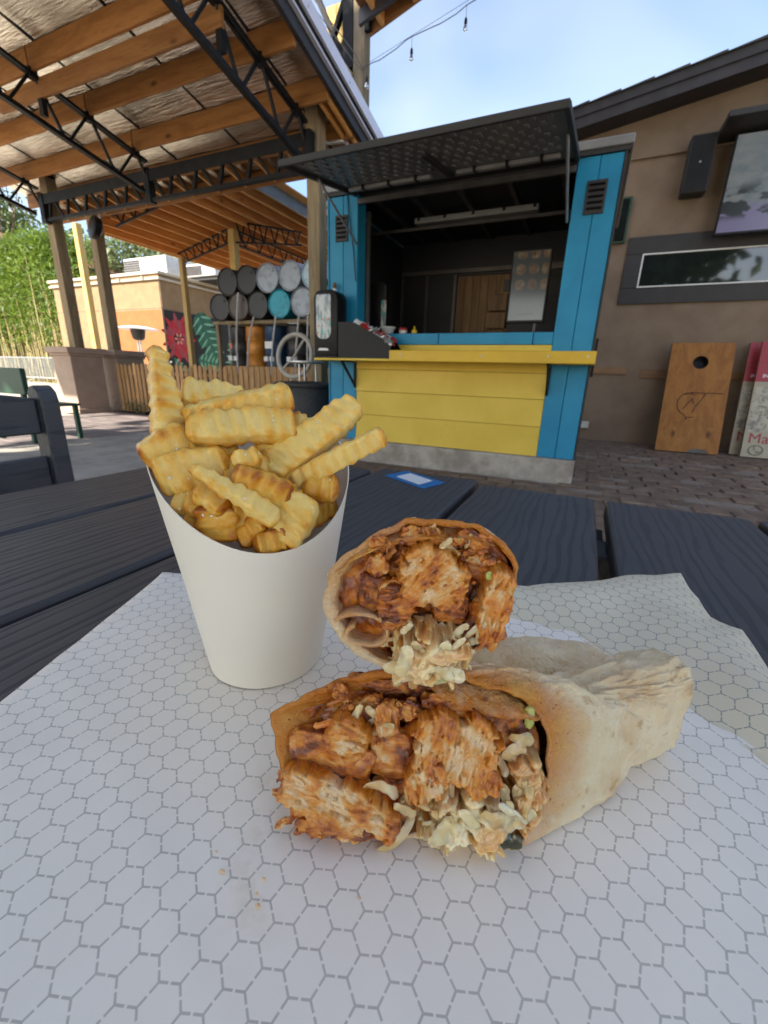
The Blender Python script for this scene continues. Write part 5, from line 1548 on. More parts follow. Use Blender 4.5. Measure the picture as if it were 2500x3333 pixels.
FR = [
 ('tall pale pointed fry standing highest at the left of the cup', (-0.2225, 0.1749, 0.9627), (-0.211, 0.1685, 0.9102), (0.76, -0.61, 0.24), 17.5, 0.1, 0.35, 1, 0.05),
 ('pale ridged fry lying across the very back of the pile', (-0.2214, 0.1873, 0.936), (-0.1928, 0.2126, 0.9341), (0.64, -0.71, 0.29), 19.4, 0.1, 0.9, 0.55, 0.04),
 ('long ridged fry second from the top of the pile, rising right', (-0.2112, 0.1776, 0.9207), (-0.1644, 0.2217, 0.9367), (0.62, -0.75, 0.25), 17.4, 0.1, 0.8, 0.9, 0.03),
 ('broad boat shaped fry with browned upper edge across the middle', (-0.1976, 0.1674, 0.9175), (-0.1528, 0.2091, 0.9199), (0.65, -0.71, 0.26), 19.9, 0.3, 0.55, 0.95, 0.1),
 ('deeply crinkled fry leaning up to the right with a curled tip', (-0.1233, 0.2312, 0.9345), (-0.1628, 0.1897, 0.893), (0.56, -0.79, 0.25), 20.2, 0.2, 0.6, 1, 0.02),
 ('thin straight fry sticking far out over the right rim', (-0.1005, 0.2212, 0.9189), (-0.1506, 0.1945, 0.8886), (0.32, -0.91, 0.27), 11.9, 0.1, 0.9, 0.8, 0.03),
 ('pale fry end resting against the left rim', (-0.2134, 0.152, 0.9009), (-0.2015, 0.1737, 0.9156), (0.74, -0.6, 0.29), 19.5, 0.25, 0.8, 1, 0.04),
 ('thick pale fry just below the boat shaped one, left of centre', (-0.2064, 0.1531, 0.8924), (-0.1763, 0.1772, 0.9033), (0.52, -0.79, 0.31), 23.3, 0.25, 0.9, 0.6, 0.04),
 ('smallest fry stub in the centre of the pile', (-0.1667, 0.1685, 0.9039), (-0.1568, 0.1817, 0.9061), (0.71, -0.59, 0.38), 10.2, 0.4, 0.8, 0.8, 0.02),
 ('slim pointed fry lying diagonally down the front of the pile', (-0.1753, 0.1489, 0.9037), (-0.1368, 0.1684, 0.8751), (0.64, -0.64, 0.43), 12.0, 0.05, 0.3, 0.9, 0.05),
 ('golden brown blistered fry in the centre front', (-0.1642, 0.1639, 0.8965), (-0.1387, 0.1822, 0.8838), (0.66, -0.6, 0.46), 18.3, 0.8, 0.9, 0.9, 0.04),
 ('blocky pale fry standing at the front right of the rim', (-0.1307, 0.1844, 0.8873), (-0.1406, 0.175, 0.8597), (0.51, -0.85, 0.11), 21.5, 0.1, 0.75, 0.9, 0.02),
 ('squat brown topped fry at the front left of the rim', (-0.1702, 0.1606, 0.8821), (-0.1701, 0.1585, 0.8607), (0.7, -0.71, 0.07), 22.2, 0.85, 0.9, 1, 0.0),
 ('short round brown fry by the right rim under the long thin one', (-0.1423, 0.1969, 0.8872), (-0.1222, 0.2066, 0.8858), (0.41, -0.8, 0.43), 15.8, 0.7, 0.8, 0.75, 0.02),
 ('golden fry hugging the left rim below the thick pale one', (-0.1986, 0.1551, 0.8802), (-0.1778, 0.1612, 0.8789), (0.26, -0.78, 0.57), 14.7, 0.5, 0.8, 0.9, 0.03),
 ('fry end peeping out behind the crinkled fry at the right back', (-0.1809, 0.2393, 0.919), (-0.1676, 0.2785, 0.9006), (0.91, -0.38, -0.14), 15.7, 0.3, 0.9, 0.9, 0.02),
 ('short golden fry low at the left rim under the hugging one', (-0.1917, 0.1558, 0.8728), (-0.1734, 0.1601, 0.8669), (0.37, -0.66, 0.65), 12.7, 0.7, 0.8, 0.9, 0.03),
 ('thin brown fry standing deep in the front dip of the cup', (-0.1598, 0.1627, 0.8598), (-0.1481, 0.1694, 0.8752), (0.41, -0.91, 0.09), 11.1, 0.8, 0.8, 0.9, 0.0),
 ('brown fry lying low along the front rim', (-0.1507, 0.163, 0.8605), (-0.1364, 0.1764, 0.8635), (0.49, -0.65, 0.58), 12.9, 0.7, 0.8, 0.9, 0.0),
 ('brown fry low against the right rim', (-0.1377, 0.188, 0.8706), (-0.1415, 0.2305, 0.8667), (0.76, 0.13, 0.64), 15.2, 0.8, 0.8, 0.9, 0.0),
 ('golden fry half hidden behind the squat brown topped one', (-0.181, 0.1576, 0.891), (-0.1637, 0.1615, 0.8796), (0.51, -0.66, 0.55), 15.9, 0.5, 0.8, 0.9, 0.0),
 ('fry half hidden under the right end of the boat shaped one', (-0.1733, 0.1965, 0.9121), (-0.1405, 0.214, 0.9029), (0.52, -0.78, 0.36), 19.1, 0.5, 0.9, 0.9, 0.0),
 ('little fry squeezed under the golden blistered one at the right', (-0.1488, 0.1883, 0.8867), (-0.1362, 0.1878, 0.8778), (0.38, -0.73, 0.57), 13.2, 0.4, 0.8, 0.9, 0.0),
 ('fry half hidden behind the pale fry end at the left rim', (-0.2533, 0.1872, 0.8952), (-0.2082, 0.1947, 0.9155), (0.16, -0.99, 0.01), 19.8, 0.4, 0.8, 0.9, 0.0),
 ('fry half hidden beneath the left end of the boat shaped one', (-0.2004, 0.1688, 0.9035), (-0.1806, 0.1898, 0.9044), (0.67, -0.65, 0.35), 18.4, 0.5, 0.9, 0.9, 0.0),
 ('fry half hidden behind the smallest stub in the centre', (-0.1793, 0.1742, 0.8954), (-0.1579, 0.1913, 0.8948), (0.58, -0.71, 0.39), 19.6, 0.5, 0.9, 0.9, 0.0),
 ('brown fry half hidden under the blistered fry at the front', (-0.1698, 0.1624, 0.8755), (-0.1489, 0.1779, 0.8646), (0.67, -0.59, 0.45), 18.9, 0.8, 0.9, 0.9, 0.0),
 ('fry half hidden at the right rim beneath the crinkled one', (-0.1564, 0.2052, 0.8965), (-0.14, 0.2167, 0.8921), (0.6, -0.71, 0.37), 18.2, 0.6, 0.9, 0.9, 0.0),
]
for i, q in enumerate(FR):
    fry(q[0], q[1], q[2], q[3], q[4], q[5], q[6], q[7], q[8], i+3, GF)
for i in range(7):      # the fries that fill the lower cup
    a_ = i*2.4; z = .80+.0055*i; r = .022
    c_ = CC + Vector((cos(a_)*r*.8, sin(a_)*r*.8, z)); d_ = Vector((random.gauss(0, 1), random.gauss(0, 1), .6)).normalized()*.020
    fry(LOW, c_-d_, c_+d_, (random.gauss(0, 1), random.gauss(0, 1), .5), 13, .6, .8, .9, .02, 60+i, GF)
sl_ = MB(); pe = MB()
dg = bpy.context.evaluated_depsgraph_get()
R_ = random.Random(5)
for q in FR[:16]:
    P1, P2, N = Vector(q[1]), Vector(q[2]), Vector(q[3]).normalized()
    ax = (P2-P1).normalized(); S_ = ax.cross(N).normalized(); th = min(q[4]*.66, 12.2)*.0005
    for k in range(4):
        p = P1.lerp(P2, R_.uniform(.1, .9)) + S_*R_.uniform(-.38, .38)*q[4]*.001 + N*(th+.0006)
        r = R_.uniform(.0002, .00045)
        sl_.obox(p, Vector((R_.gauss(0, 1), R_.gauss(0, 1), R_.gauss(0, 1))).normalized()*r, Vector((R_.gauss(0, 1), 1, 0)).normalized()*r, Vector((0, R_.gauss(0, .5), 1)).normalized()*r)
tag(sl_.build('salt_crystal', M['salt'], kind='stuff'), 'coarse salt crystals scattered over the fries', 'salt')

# ================================================================== WRAP
class Frame:
    def __init__(s, O, az, tau):
        s.O = Vector(O); s.U = Vector((cos(az), sin(az), 0)); h_ = Vector((sin(az), -cos(az), 0))
        s.V = -h_*sin(tau) + Vector((0, 0, cos(tau))); s.N = h_*cos(tau) + Vector((0, 0, sin(tau)))
    def p(s, u, v, n=0): return s.O + (s.U*u + s.V*v + s.N*n)*.001
FL = Frame((-.040, .1233, TZ+.0012), radians(21), radians(22))
FU = Frame((-.05, .148, .823), radians(20), radians(8))
def ico(sub):
    bm = bmesh.new(); bmesh.ops.create_icosphere(bm, subdivisions=sub, radius=1)
    v = [tuple(x.co) for x in bm.verts]; f = [tuple(y.index for y in x.verts) for x in bm.faces]
    bm.free(); return v, f
ICO5, ICO4, ICO3 = ico(5), ico(5), ico(3)
def setattr_(o, name, vals):
    a_ = o.data.attributes.new(name, 'FLOAT', 'POINT'); a_.data.foreach_set('value', vals)
def chunk(fr, parent, u, v, n, su, sv, sn, rot, fa, sauce, seed, box=.66, rough=1.0, name='chicken_chunk', mat='chicken', fib=1.0):
    """torn piece of meat: warped block with ridged fibres running along fa"""
    V0, F0 = ICO4
    cr_, sr_ = cos(radians(rot)), sin(radians(rot))
    cf, sf_ = cos(radians(fa)), sin(radians(fa))
    sc = (su*sv*sn)**(1/3)
    V = []; S_ = []; FB = []; FC = []
    off = Vector((seed*7.3, seed*1.9, seed*4.1)); N3 = noise.noise
    for p in V0:
        x, y, z = [math.copysign(abs(q)**box, q)*.9 for q in p]
        q = Vector((x*su, y*sv, z*sn))
        # warp the block so that its outline is torn
        wq = q*.13 + off
        q = q + Vector((N3(wq), N3(wq+Vector((31, 0, 0))), N3(wq+Vector((0, 47, 0)))))*sc*.32*rough
        wq = q*.36 + off
        q = q + Vector((N3(wq), N3(wq+Vector((31, 0, 0))), N3(wq+Vector((0, 47, 0)))))*1.1*rough
        a_ = q.x*cf + q.y*sf_; b_ = -q.x*sf_ + q.y*cf
        f1 = N3(Vector((a_*.06, b_*.30, q.z*.30))+off); r1 = (1-min(1, abs(f1)*2.6))**1.5
        f2 = N3(Vector((a_*.12, b_*.72, q.z*.72))+off*1.3); r2 = (1-min(1, abs(f2)*2.4))**1.3
        f3 = N3(Vector((a_*.35, b_*1.6, q.z*1.6))+off*.7)
        g = N3(q*.8+off); t1 = N3(q*.28+off*2)
        st = math.floor(t1*4)/4                        # broken, stepped layers
        d_ = st*.55*rough + g*.40*rough - r1*.75*fib - r2*.52*fib + f3*.40*fib + N3(q*2.4+off)*.16
        if q.z > .5*sn: q.z = .5*sn + (q.z-.5*sn)*.30       # the knife left a flat cut
        q = q + Vector(p)*d_
        uu, vv = q.x*cr_-q.y*sr_, q.x*sr_+q.y*cr_
        V.append(tuple(fr.p(u+uu, v+vv, n+q.z)))
        rim_ = 1-min(1, abs(p[2])*1.2)
        S_.append(sauce*.82 - .10 + t1*.55 + N3(q*.10+off)*.55 + rim_*.34*(1-sauce) + r1*.24 + r2*.14 + g*.10)
        FB.append(.5+.5*f2); FC.append((a_, b_, q.z))
    mb = MB(); mb.v = V; mb.f = F0; mb.m = [0]*len(F0)
    o = mb.build(name, M[mat], parent, smooth=True, angle=180)
    setattr_(o, 'sauce', S_); setattr_(o, 'fibre', FB)
    at_ = o.data.attributes.new('fco', 'FLOAT_VECTOR', 'POINT'); at_.data.foreach_set('vector', np.array(FC).ravel())
    return o
def torn(fr, parent, u, v, n, su, sv, h, rot, fa, seed, sauce=.15, kind='meat', name='chicken_chunk', step=.36, depth=9):
    """a torn or cut surface: short overlapping fibres (meat) or shreds (cabbage) laid over a block and kept as relief"""
    R_ = np.random.default_rng(seed)
    meat = kind == 'meat'
    ax = np.arange(-su*1.12, su*1.12, step); ay = np.arange(-sv*1.12, sv*1.12, step)
    X, Y = np.meshgrid(ax, ay)
    off = Vector((seed*3.7, seed*1.3, 0)); N3 = noise.noise
    lo = np.array([[N3(Vector((x*.11, y*.11, 1))+off) for x in ax] for y in ay])
    md = np.array([[N3(Vector((x*.33, y*.33, 2))+off) for x in ax] for y in ay])
    hi = np.array([[N3(Vector((x*1.1, y*1.1, 3))+off) for x in ax] for y in ay])
    ex_ = 2.7 if meat else 2.0
    mask = 1 - (np.abs(X/su)**ex_ + np.abs(Y/sv)**ex_) + lo*(.5 if meat else .8) + md*(.42 if meat else .6) + hi*.12
    H = np.full(X.shape, -1.2); TONE = np.zeros(X.shape); EDGE = np.ones(X.shape)
    area = su*sv*4
    cnt = int(area/(9 if meat else 16))
    for i in range(cnt*3):
        cx, cy = R_.uniform(-su, su), R_.uniform(-sv, sv)
        if meat: a_ = math.radians(fa) + R_.normal(0, .22) + .5*N3(Vector((cx*.07, cy*.07, seed)));  l_ = R_.uniform(4, 12); w_ = R_.uniform(.8, 2.2); kk = R_.normal(0, .012)
        else: a_ = math.radians(fa) + R_.normal(0, .75); l_ = R_.uniform(8, 22); w_ = R_.uniform(2.0, 5.0); kk = R_.normal(0, .035)
        s_ = (X-cx)*math.cos(a_) + (Y-cy)*math.sin(a_); t_ = -(X-cx)*math.sin(a_) + (Y-cy)*math.cos(a_) - kk*s_*s_
        wloc = w_*(1 + .25*np.sin(s_*.9+i) if not meat else 1)
        ins = (np.abs(s_) < l_/2) & (np.abs(t_) < wloc/2)
        if not ins.any(): continue
        q = np.clip(1-(2*t_/wloc)**2, 0, 1)
        e_ = np.clip((l_/2-np.abs(s_))/(w_*.5), 0, 1)
        prof = q**.5*e_**.5
        hh = (i/(cnt*3)-.5)*(1.5 if meat else 3.4) + R_.normal(0, .45 if meat else .7) + prof*w_*(.34 if meat else .20) + s_*R_.normal(0, .035 if meat else .05)
        if not meat: hh = hh + .22*np.sin(t_*3.0+i) + .3*np.sin(s_*.8+i*2)*q
        up_ = ins & (hh > H)
        H[up_] = hh[up_]; TONE[up_] = R_.normal(0, 1); EDGE[up_] = prof[up_]
    lift = np.clip(mask/(.34 if meat else .75), 0, 1); lift = lift*lift*(3-2*lift)
    Z = n + (lift-1)*(depth) + (H + lo*1.6*(1 if meat else .8) + md*.8 + hi*.18)*lift + (lift*h*.25)
    ok = mask > -.12
    cr_, sr_ = math.cos(math.radians(rot)), math.sin(math.radians(rot))
    idx = -np.ones(X.shape, int); V = []; SA = []; FC = []; TO = []
    cf, sf_ = math.cos(math.radians(fa)), math.sin(math.radians(fa))
    for j in range(X.shape[0]):
        for i in range(X.shape[1]):
            if not ok[j, i]: continue
            x, y = X[j, i], Y[j, i]; idx[j, i] = len(V)
            V.append(tuple(fr.p(u + x*cr_-y*sr_, v + x*sr_+y*cr_, Z[j, i])))
            rim_ = max(0, .55-mask[j, i])
            SA.append(sauce + .15 + TONE[j, i]*.055 + (1-EDGE[j, i])*.10 + lo[j, i]*.60 + md[j, i]*.30 + rim_*.75)
            FC.append((x*cf+y*sf_, -x*sf_+y*cf, 0)); TO.append(max(0, min(1, .30 + TONE[j, i]*.22 + (1-EDGE[j, i])*.25 + lo[j, i]*.6)))
    F_ = []
    for j in range(X.shape[0]-1):
        for i in range(X.shape[1]-1):
            q4 = (idx[j, i], idx[j, i+1], idx[j+1, i+1], idx[j+1, i])
            if min(q4) >= 0: F_.append(tuple(int(k_) for k_ in q4))
    mb = MB(); mb.v = V; mb.f = F_; mb.m = [0]*len(F_)
    o = mb.build(name, M['chicken' if meat else kind], parent, smooth=True, angle=180, kind=None if meat else 'stuff')
    setattr_(o, 'sauce', SA); setattr_(o, 'tone', TO); setattr_(o, 'fibre', [.5]*len(V))
    at_ = o.data.attributes.new('fco', 'FLOAT_VECTOR', 'POINT'); at_.data.foreach_set('vector', np.array(FC).ravel())
    return o
def shred(fr, parent, u, v, n, ang, ln, w, curl, mat, seed, tw=0.0, name='cabbage_shred', th=.55, pitch=0, mb=None, ruf=.5):
    """curved, slightly ruffled strip"""
    R_ = random.Random(seed); nl, nc = 22, 10
    own = mb is None
    mb = mb or MB()
    pos = Vector((0, 0, 0)); a_ = radians(ang); pts = []; dirs = []
    st_ = ln/nl
    pt = radians(pitch)
    for i in range(nl+1):
        dirs.append(Vector((cos(a_)*cos(pt), sin(a_)*cos(pt), sin(pt)))); pts.append(pos.copy())
        pos = pos + dirs[-1]*st_
        a_ += curl*st_/10 + .07*R_.gauss(0, 1); pt += .04*R_.gauss(0, 1)
    mid = pts[nl//2]; b0 = len(mb.v); V = []
    for i, (p, d_) in enumerate(zip(pts, dirs)):
        t = i/nl; ww = w*.5*(.55+.45*min(1, t/.1, (1-t)/.12)); tt = tw*(t-.5)*2 + .35*noise.noise(Vector((t*2.2, seed, 2)))
        s0 = d_.cross(Vector((0, 0, 1)));
        s0 = s0.normalized() if s0.length > .05 else Vector((1, 0, 0))
        n0 = s0.cross(d_)
        s1 = s0*cos(tt)+n0*sin(tt); n1 = n0*cos(tt)-s0*sin(tt)
        for k in range(nc):
            ph = 2*pi*k/nc; cx_, cy_ = cos(ph), sin(ph)
            rr = ruf*1.0*noise.noise(Vector((t*ln*.28, cx_*1.2, seed*1.7)))
            q = p - mid + s1*cx_*ww*(1+.25*noise.noise(Vector((t*6, cx_, seed)))) + n1*(cy_*th*(1.0-.5*abs(cx_)) + rr + .35*cx_*cx_*ww*.5)
            V.append(fr.p(u+q.x, v+q.y, n+q.z))
    fs = []
    for i in range(nl):
        for k in range(nc):
            k2 = (k+1) % nc; fs.append((i*nc+k, i*nc+k2, (i+1)*nc+k2, (i+1)*nc+k))
    fs.append(tuple(range(nc-1, -1, -1))); fs.append(tuple(nl*nc+k for k in range(nc)))
    mb.add(V, fs)
    if own: return mb.build(name, M[mat], parent, smooth=True, angle=70)
def ring_resample(pl, n):
    return resample(list(pl)+[pl[0]], n+1)[:-1]
def tortilla(fr, rim, C1, Sd, A_, B_, parent, n=150, ns=60, pinch=None, name='tortilla', lip=1.6, thick=1.7, floor=None, wr=1.0, depth=.55, roundend=False, seed=0, stain=None, crease=0, boxy=1.0):
    rp = ring_resample(rim, n)
    rp = np.array([(np.roll(rp, 1, 0)[i] + 2*rp[i] + np.roll(rp, -1, 0)[i])/4 for i in range(n)])
    uc, vc = rp.mean(0)
    c0 = fr.p(uc, vc, 0); C1 = Vector(C1); Sd = Vector(Sd).normalized()
    axd = (C1-c0).normalized(); Up = Sd.cross(axd).normalized()
    if Up.z < 0: Up = -Up
    outer = []; inner = []; so = []; si = []
    ring0 = []
    for i, (u, v) in enumerate(rp):
        lp = lip*noise.noise(Vector((u*.11, v*.11, 3+seed))) + .8*noise.noise(Vector((u*.4, v*.4, 5+seed)))
        e_ = 1.2*noise.noise(Vector((u*.16, v*.16, 9+seed)))
        rl = sqrt((u-uc)**2+(v-vc)**2)
        ring0.append((fr.p(u+(u-uc)/rl*e_, v+(v-vc)/rl*e_, lp), math.atan2(v-vc, u-uc)))
    for j in range(ns+1):
        s_ = j/ns; sm = s_*s_*(3-2*s_); C_ = c0.lerp(C1, s_); ro = []
        pf_ = pinch(s_) if pinch else 1
        if roundend: pf_ *= sqrt(max(0, 1-max(0, (s_-.35)/.65)**2.4))*.985+.015
        for i, (p0, th_) in enumerate(ring0):
            d0 = p0-c0; ke = boxy; d1 = Sd*(A_*math.copysign(abs(cos(th_))**ke, cos(th_))) + Up*(B_*math.copysign(abs(sin(th_))**ke, sin(th_)))
            q = d0.lerp(d1, sm)*pf_
            w_ = noise.noise(Vector((cos(th_)*1.6, sin(th_)*1.6, s_*3.2+seed)))*.0022 + noise.noise(Vector((cos(th_)*4, sin(th_)*4, s_*8+seed)))*.0011 + noise.noise(Vector((cos(th_)*11, sin(th_)*11, s_*24)))*.0007 + abs(noise.noise(Vector((cos(th_)*7, sin(th_)*7, s_*15+4))))*.0016
            if pinch: q = d0.lerp(d1, sm)*(1 + (pf_-1)*(max(0, sin(th_))**.6 if pf_ < 1 else .35+.65*max(0, sin(th_))))
            if crease:
                cz_ = math.exp(-((s_-.66)/.20)**2)
                w_ += crease*cz_*(abs(sin(th_*4.5+2.2*noise.noise(Vector((s_*3, th_, 7)))))**.7-.55)
                w_ += .0016*math.exp(-((s_-.5)/.3)**2)*(1-2*abs(noise.noise(Vector((cos(th_)*3+s_*3, sin(th_)*3, s_*2.2+5)))))
            P_ = C_ + q + q.normalized()*w_*wr*min(1, s_*5+.15)
            if floor and P_.z < floor: P_.z = floor + .0003*noise.noise(P_*90)
            ro.append(P_)
        outer.append(ro)
        so += [(stain(th_) if stain else .8)*max(0, 1-s_*5.0) + .45*max(0, .42-s_)*(.5+noise.noise(Vector((cos(th_)*2.2, sin(th_)*2.2, s_*5))))*(stain(th_) if stain else 1) for _, th_ in ring0]
    for j in range(int(ns*depth)+1):
        C_ = c0.lerp(C1, j/ns); ri = []
        for (_, th_), P_ in zip(ring0, outer[j]):
            d_ = P_-C_; tk = (thick(th_) if callable(thick) else thick)*.001*(1+.3*noise.noise(P_*140))
            ri.append(P_ - d_.normalized()*tk)
        inner.append(ri); si += [min(1, (stain(th_) if stain else .9)*.8+.22) for _, th_ in ring0]
    mb = MB().grid([outer[j] for j in range(ns+1)], True)
    b0 = len(mb.v); mb.grid(inner[::-1], True); nb = len(inner)
    # rounded lip joins the two skins
    mid = [(outer[0][i]+inner[0][i])/2 + fr.N*.0005 for i in range(n)]
    bm_ = len(mb.v); mb.v += [tuple(p) for p in mid]
    i0 = b0 + (nb-1)*n
    fs = []
    for i in range(n):
        i2 = (i+1) % n
        fs += [(i, bm_+i, bm_+i2, i2), (bm_+i, i0+i, i0+i2, bm_+i2)]
    mb.f += fs; mb.m += [0]*len(fs)
    # end cap, drawn in slightly
    e0 = ns*n; rings = []
    for q, dz in ((.72, .0012), (.4, -.001), (.12, -.002)):
        rings.append([C1 + (p-C1)*q + axd*(dz + .0016*noise.noise(p*120+Vector((q*9, 0, 0)))) for p in outer[ns]])
    prev = e0
    for rg in rings:
        b_ = len(mb.v); mb.v += [tuple(p) for p in rg]
        fs = [(prev+i, prev+(i+1) % n, b_+(i+1) % n, b_+i) for i in range(n)]
        mb.f += fs; mb.m += [0]*n; prev = b_
    mb.f.append(tuple(prev+i for i in range(n))); mb.m.append(0)
    if floor: mb.v = [(x, y, max(z, floor-.0004)) for x, y, z in mb.v]
    st = so + [x for jj in range(nb) for x in si[(nb-1-jj)*n:(nb-jj)*n]] + [(stain(th_) if stain else .9) for _, th_ in ring0] + [.0]*(3*n)
    o = mb.build(name, M['tortilla'], parent, smooth=True, angle=180)
    setattr_(o, 'stain', st)
    return o
def filling(fr, rim, parent, depth, seed, sc=.93):
    rp = ring_resample(rim, 80); c_ = rp.mean(0); rows = []; S_ = []
    for q in np.linspace(0.02, 1, 40):
        row = []
        for u, v in rp:
            uu, vv = c_ + (np.array((u, v))-c_)*sc*q
            h = 4.5*noise.noise(Vector((uu*.09, vv*.09, seed))) + 2.2*noise.noise(Vector((uu*.3, vv*.3, seed))) + .8*noise.noise(Vector((uu*.8, vv*.8, seed)))
            row.append(fr.p(uu, vv, -depth + h)); S_.append(.78 + .4*noise.noise(Vector((uu*.15, vv*.15, seed+5))))
        rows.append(row)
    o = MB().grid(rows, True).build('filling', M['chicken'], parent, smooth=True, angle=180)
    setattr_(o, 'sauce', S_); setattr_(o, 'fibre', [.5]*len(S_))

# ---- lower half
WL = thing('wrap_half', 'larger chicken wrap half lying on the paper, cut face forward', 'wrap', tuple(FL.p(0, 0)))
rimL = [(-63.9, 47.7), (-60.5, 39.0), (-57.5, 27.4), (-52, 12.4), (-46, 2.5), (-27.7, 0.9), (-3.8, .9), (8, .6), (20.2, 0), (35.8, 0.0), (49.3, 1.8), (56.2, 13.5), (60.3, 30.9), (60.7, 46.2), (55.5, 57.4), (49.4, 63.3), (37.3, 66.8), (21.1, 69.6), (6.9, 70.5), (-5.3, 70.8), (-21.6, 68.7), (-35.8, 63.7), (-49.9, 56.2)]
def pinchL(s): return 1 - .40*math.exp(-((s-.58)/.20)**2) + .10*math.exp(-((s-.98)/.10)**2)
def stainL(th):      # theta 0 = right, 90 = top, 180 = left
    d_ = math.degrees(th) % 360
    return float(np.interp(d_, [0, 40, 80, 110, 180, 215, 250, 300, 360], [.66, .85, .92, .98, .98, .80, .36, .24, .66]))
tortilla(FL, rimL, (.0605, .2335, .7868), (.72, -.69, 0), .0150, .0262, WL, pinch=pinchL, floor=TZ+.0016, wr=1.25, stain=stainL, crease=.0011, n=200, ns=90, boxy=.58, thick=lambda th: float(np.interp(math.degrees(th) % 360, [0, 90, 150, 200, 270, 360], [2.2, 2.6, 3.4, 3.0, 2.2, 2.2])))
# the loose fold of tortilla that lies behind
hump = MB(); V0, F0 = ICO5; Vh = []
hc = Vector((.004, .228, .782)); ha = Vector((.90, .42, 0)).normalized(); hb = Vector((-ha.y, ha.x, 0)); st = []
for p in V0:
    x, y, z = p
    q = ha*x*.046 + hb*y*.025 + Vector((0, 0, z*.0235))
    w_ = .0032*noise.noise(Vector((x*2.2, y*2.2, z*2.2))) + .0026*abs(noise.noise(Vector((x*5, y*5, z*5+2)))) + .0006*noise.noise(Vector((x*13, y*13, z*13)))
    P_ = hc + q + q.normalized()*w_ + Vector((0, 0, .004*x*x))
    P_.z = max(P_.z, TZ+.0018); Vh.append(tuple(P_)); st.append(max(0, .12*noise.noise(Vector((x*3, y*3, z*3)))))
hump.v = Vh; hump.f = F0; hump.m = [0]*len(F0)
ho = hump.build('tortilla_fold', M['tortilla'], WL, smooth=True, angle=180); setattr_(ho, 'stain', st)
# folded lip hanging over the filling at the top
def lipstrip(fr, parent, pts, w0, seed, nm='tortilla_lip', stain=.7):
    pl = resample(pts, 60); rows = []; st = []
    for k in range(9):
        q = k/8; row = []
        for i, (u, v, n_) in enumerate(pl):
            e_ = w0*(sin(pi*min(1, max(0, i/59)))**.6)
            r_ = 1.4*noise.noise(Vector((i*.10, q*1.5, seed))) + .5*noise.noise(Vector((i*.35, q*4, seed)))
            row.append(fr.p(u + r_*.5, v - e_*q + r_*.6, n_ - 4.5*(1-q)**1.4*1.6 + 3.2*sin(q*pi*.5) + r_))
            st.append(stain*(.75+.5*q) + .25*noise.noise(Vector((i*.2, q*3, seed+2))))
        rows.append(row)
    mb = MB().grid(rows); m2 = [[p - fr.N*.0013 for p in r] for r in rows]
    nv = len(mb.v); mb.grid([r[::-1] for r in m2])
    fs = []; n_ = 60
    def b2(j, i): return nv + j*n_ + (n_-1-i)
    for j in range(8):
        fs += [(j*n_, (j+1)*n_, b2(j+1, 0), b2(j, 0)), ((j+1)*n_+n_-1, j*n_+n_-1, b2(j, n_-1), b2(j+1, n_-1))]
    for i in range(n_-1):
        fs += [(i+1, i, b2(0, i), b2(0, i+1)), (8*n_+i, 8*n_+i+1, b2(8, i+1), b2(8, i))]
    mb.f += fs; mb.m += [0]*len(fs)
    o = mb.build(nm, M['tortilla'], parent, smooth=True, angle=120); setattr_(o, 'stain', st + [x for r in range(9) for x in st[r*n_:(r+1)*n_][::-1]])
lipstrip(FL, WL, [(4, 69, 1), (14, 68, 2.2), (26, 66.5, 2.4), (38, 64.5, 2), (48, 61.5, 1), (54, 56, 0)], 9.5, 3)
filling(FL, rimL, WL, 6, 11)
lc = [ # u v n su sv sn rot fibre sauce seed
 (-34, 33, -1, 22, 9.5, 8, -14, 0, .74, 2, dict(rough=.6, fib=.3)), 
 (-10.5, 50, 2, 6, 8.4, 5, 10, 90, .62, 4), (-1.7, 55, 2, 4.2, 4.8, 4, 0, 0, .58, 5), (-20.5, 54, -1, 9, 5, 5, 20, 0, .66, 6),
 (-35, 5.4, 4, 14, 4.6, 6, -6, 0, .55, 7), (-19, 5.8, 3, 9, 4.8, 6, 8, 0, .62, 8),
 
 (19, 57.5, -1, 17, 5.5, 7, -6, 0, .58, 13, dict(rough=.7, fib=.4)), (42, 50, -3, 9, 9, 7, 0, 40, .80, 14), (-8, 35, -2, 12, 12, 7, 0, 0, .70, 15, dict(rough=.7, fib=.4)),
 (-4, 18, -1, 12, 10, 7, 0, 20, .52, 16), (-10, 63, -7, 22, 5, 6, 2, 0, .86, 18), (10, 64, -7, 14, 4, 6, 0, 0, .84, 19),
 (-55, 17, 4, 5, 1.7, 2, -12, 0, .3, 20), (-52, 6.5, 6, 5.5, 1.9, 2, 25, 0, .55, 21)]
for q in lc: chunk(FL, WL, *q[:10], **(q[10] if len(q) > 10 else {}))
torn(FL, WL, -30.5, 17.5, 9, 27, 10.2, 6, -17, 1, 101, sauce=.02)
torn(FL, WL, 18, 42, 7.5, 20, 16, 7, -8, 80, 102, sauce=.10)
torn(FL, WL, 7, 29, 9, 10, 7.5, 5, 25, 85, 103, sauce=.08)
torn(FL, WL, 29.5, 30, 8, 8, 6.5, 5, 30, 60, 104, sauce=.16)
torn(FL, WL, -27, 43.5, 8.5, 10, 9, 5, -30, 25, 105, sauce=.22)
torn(FL, WL, -20, 8.5, 6.5, 13, 5, 5, 6, 10, 106, sauce=.48)
def bits(fr, par, n, bu, bv, seed):
    R_ = random.Random(seed)
    for i in range(n):
        s_ = R_.uniform(2, 4.6)
        chunk(fr, par, R_.uniform(*bu), R_.uniform(*bv), R_.uniform(0, 3.5), s_, s_*R_.uniform(.5, .9), s_*.7, R_.uniform(0, 180), R_.uniform(0, 180), R_.uniform(.25, .8), seed*50+i, rough=1.5, name='chicken_bit')
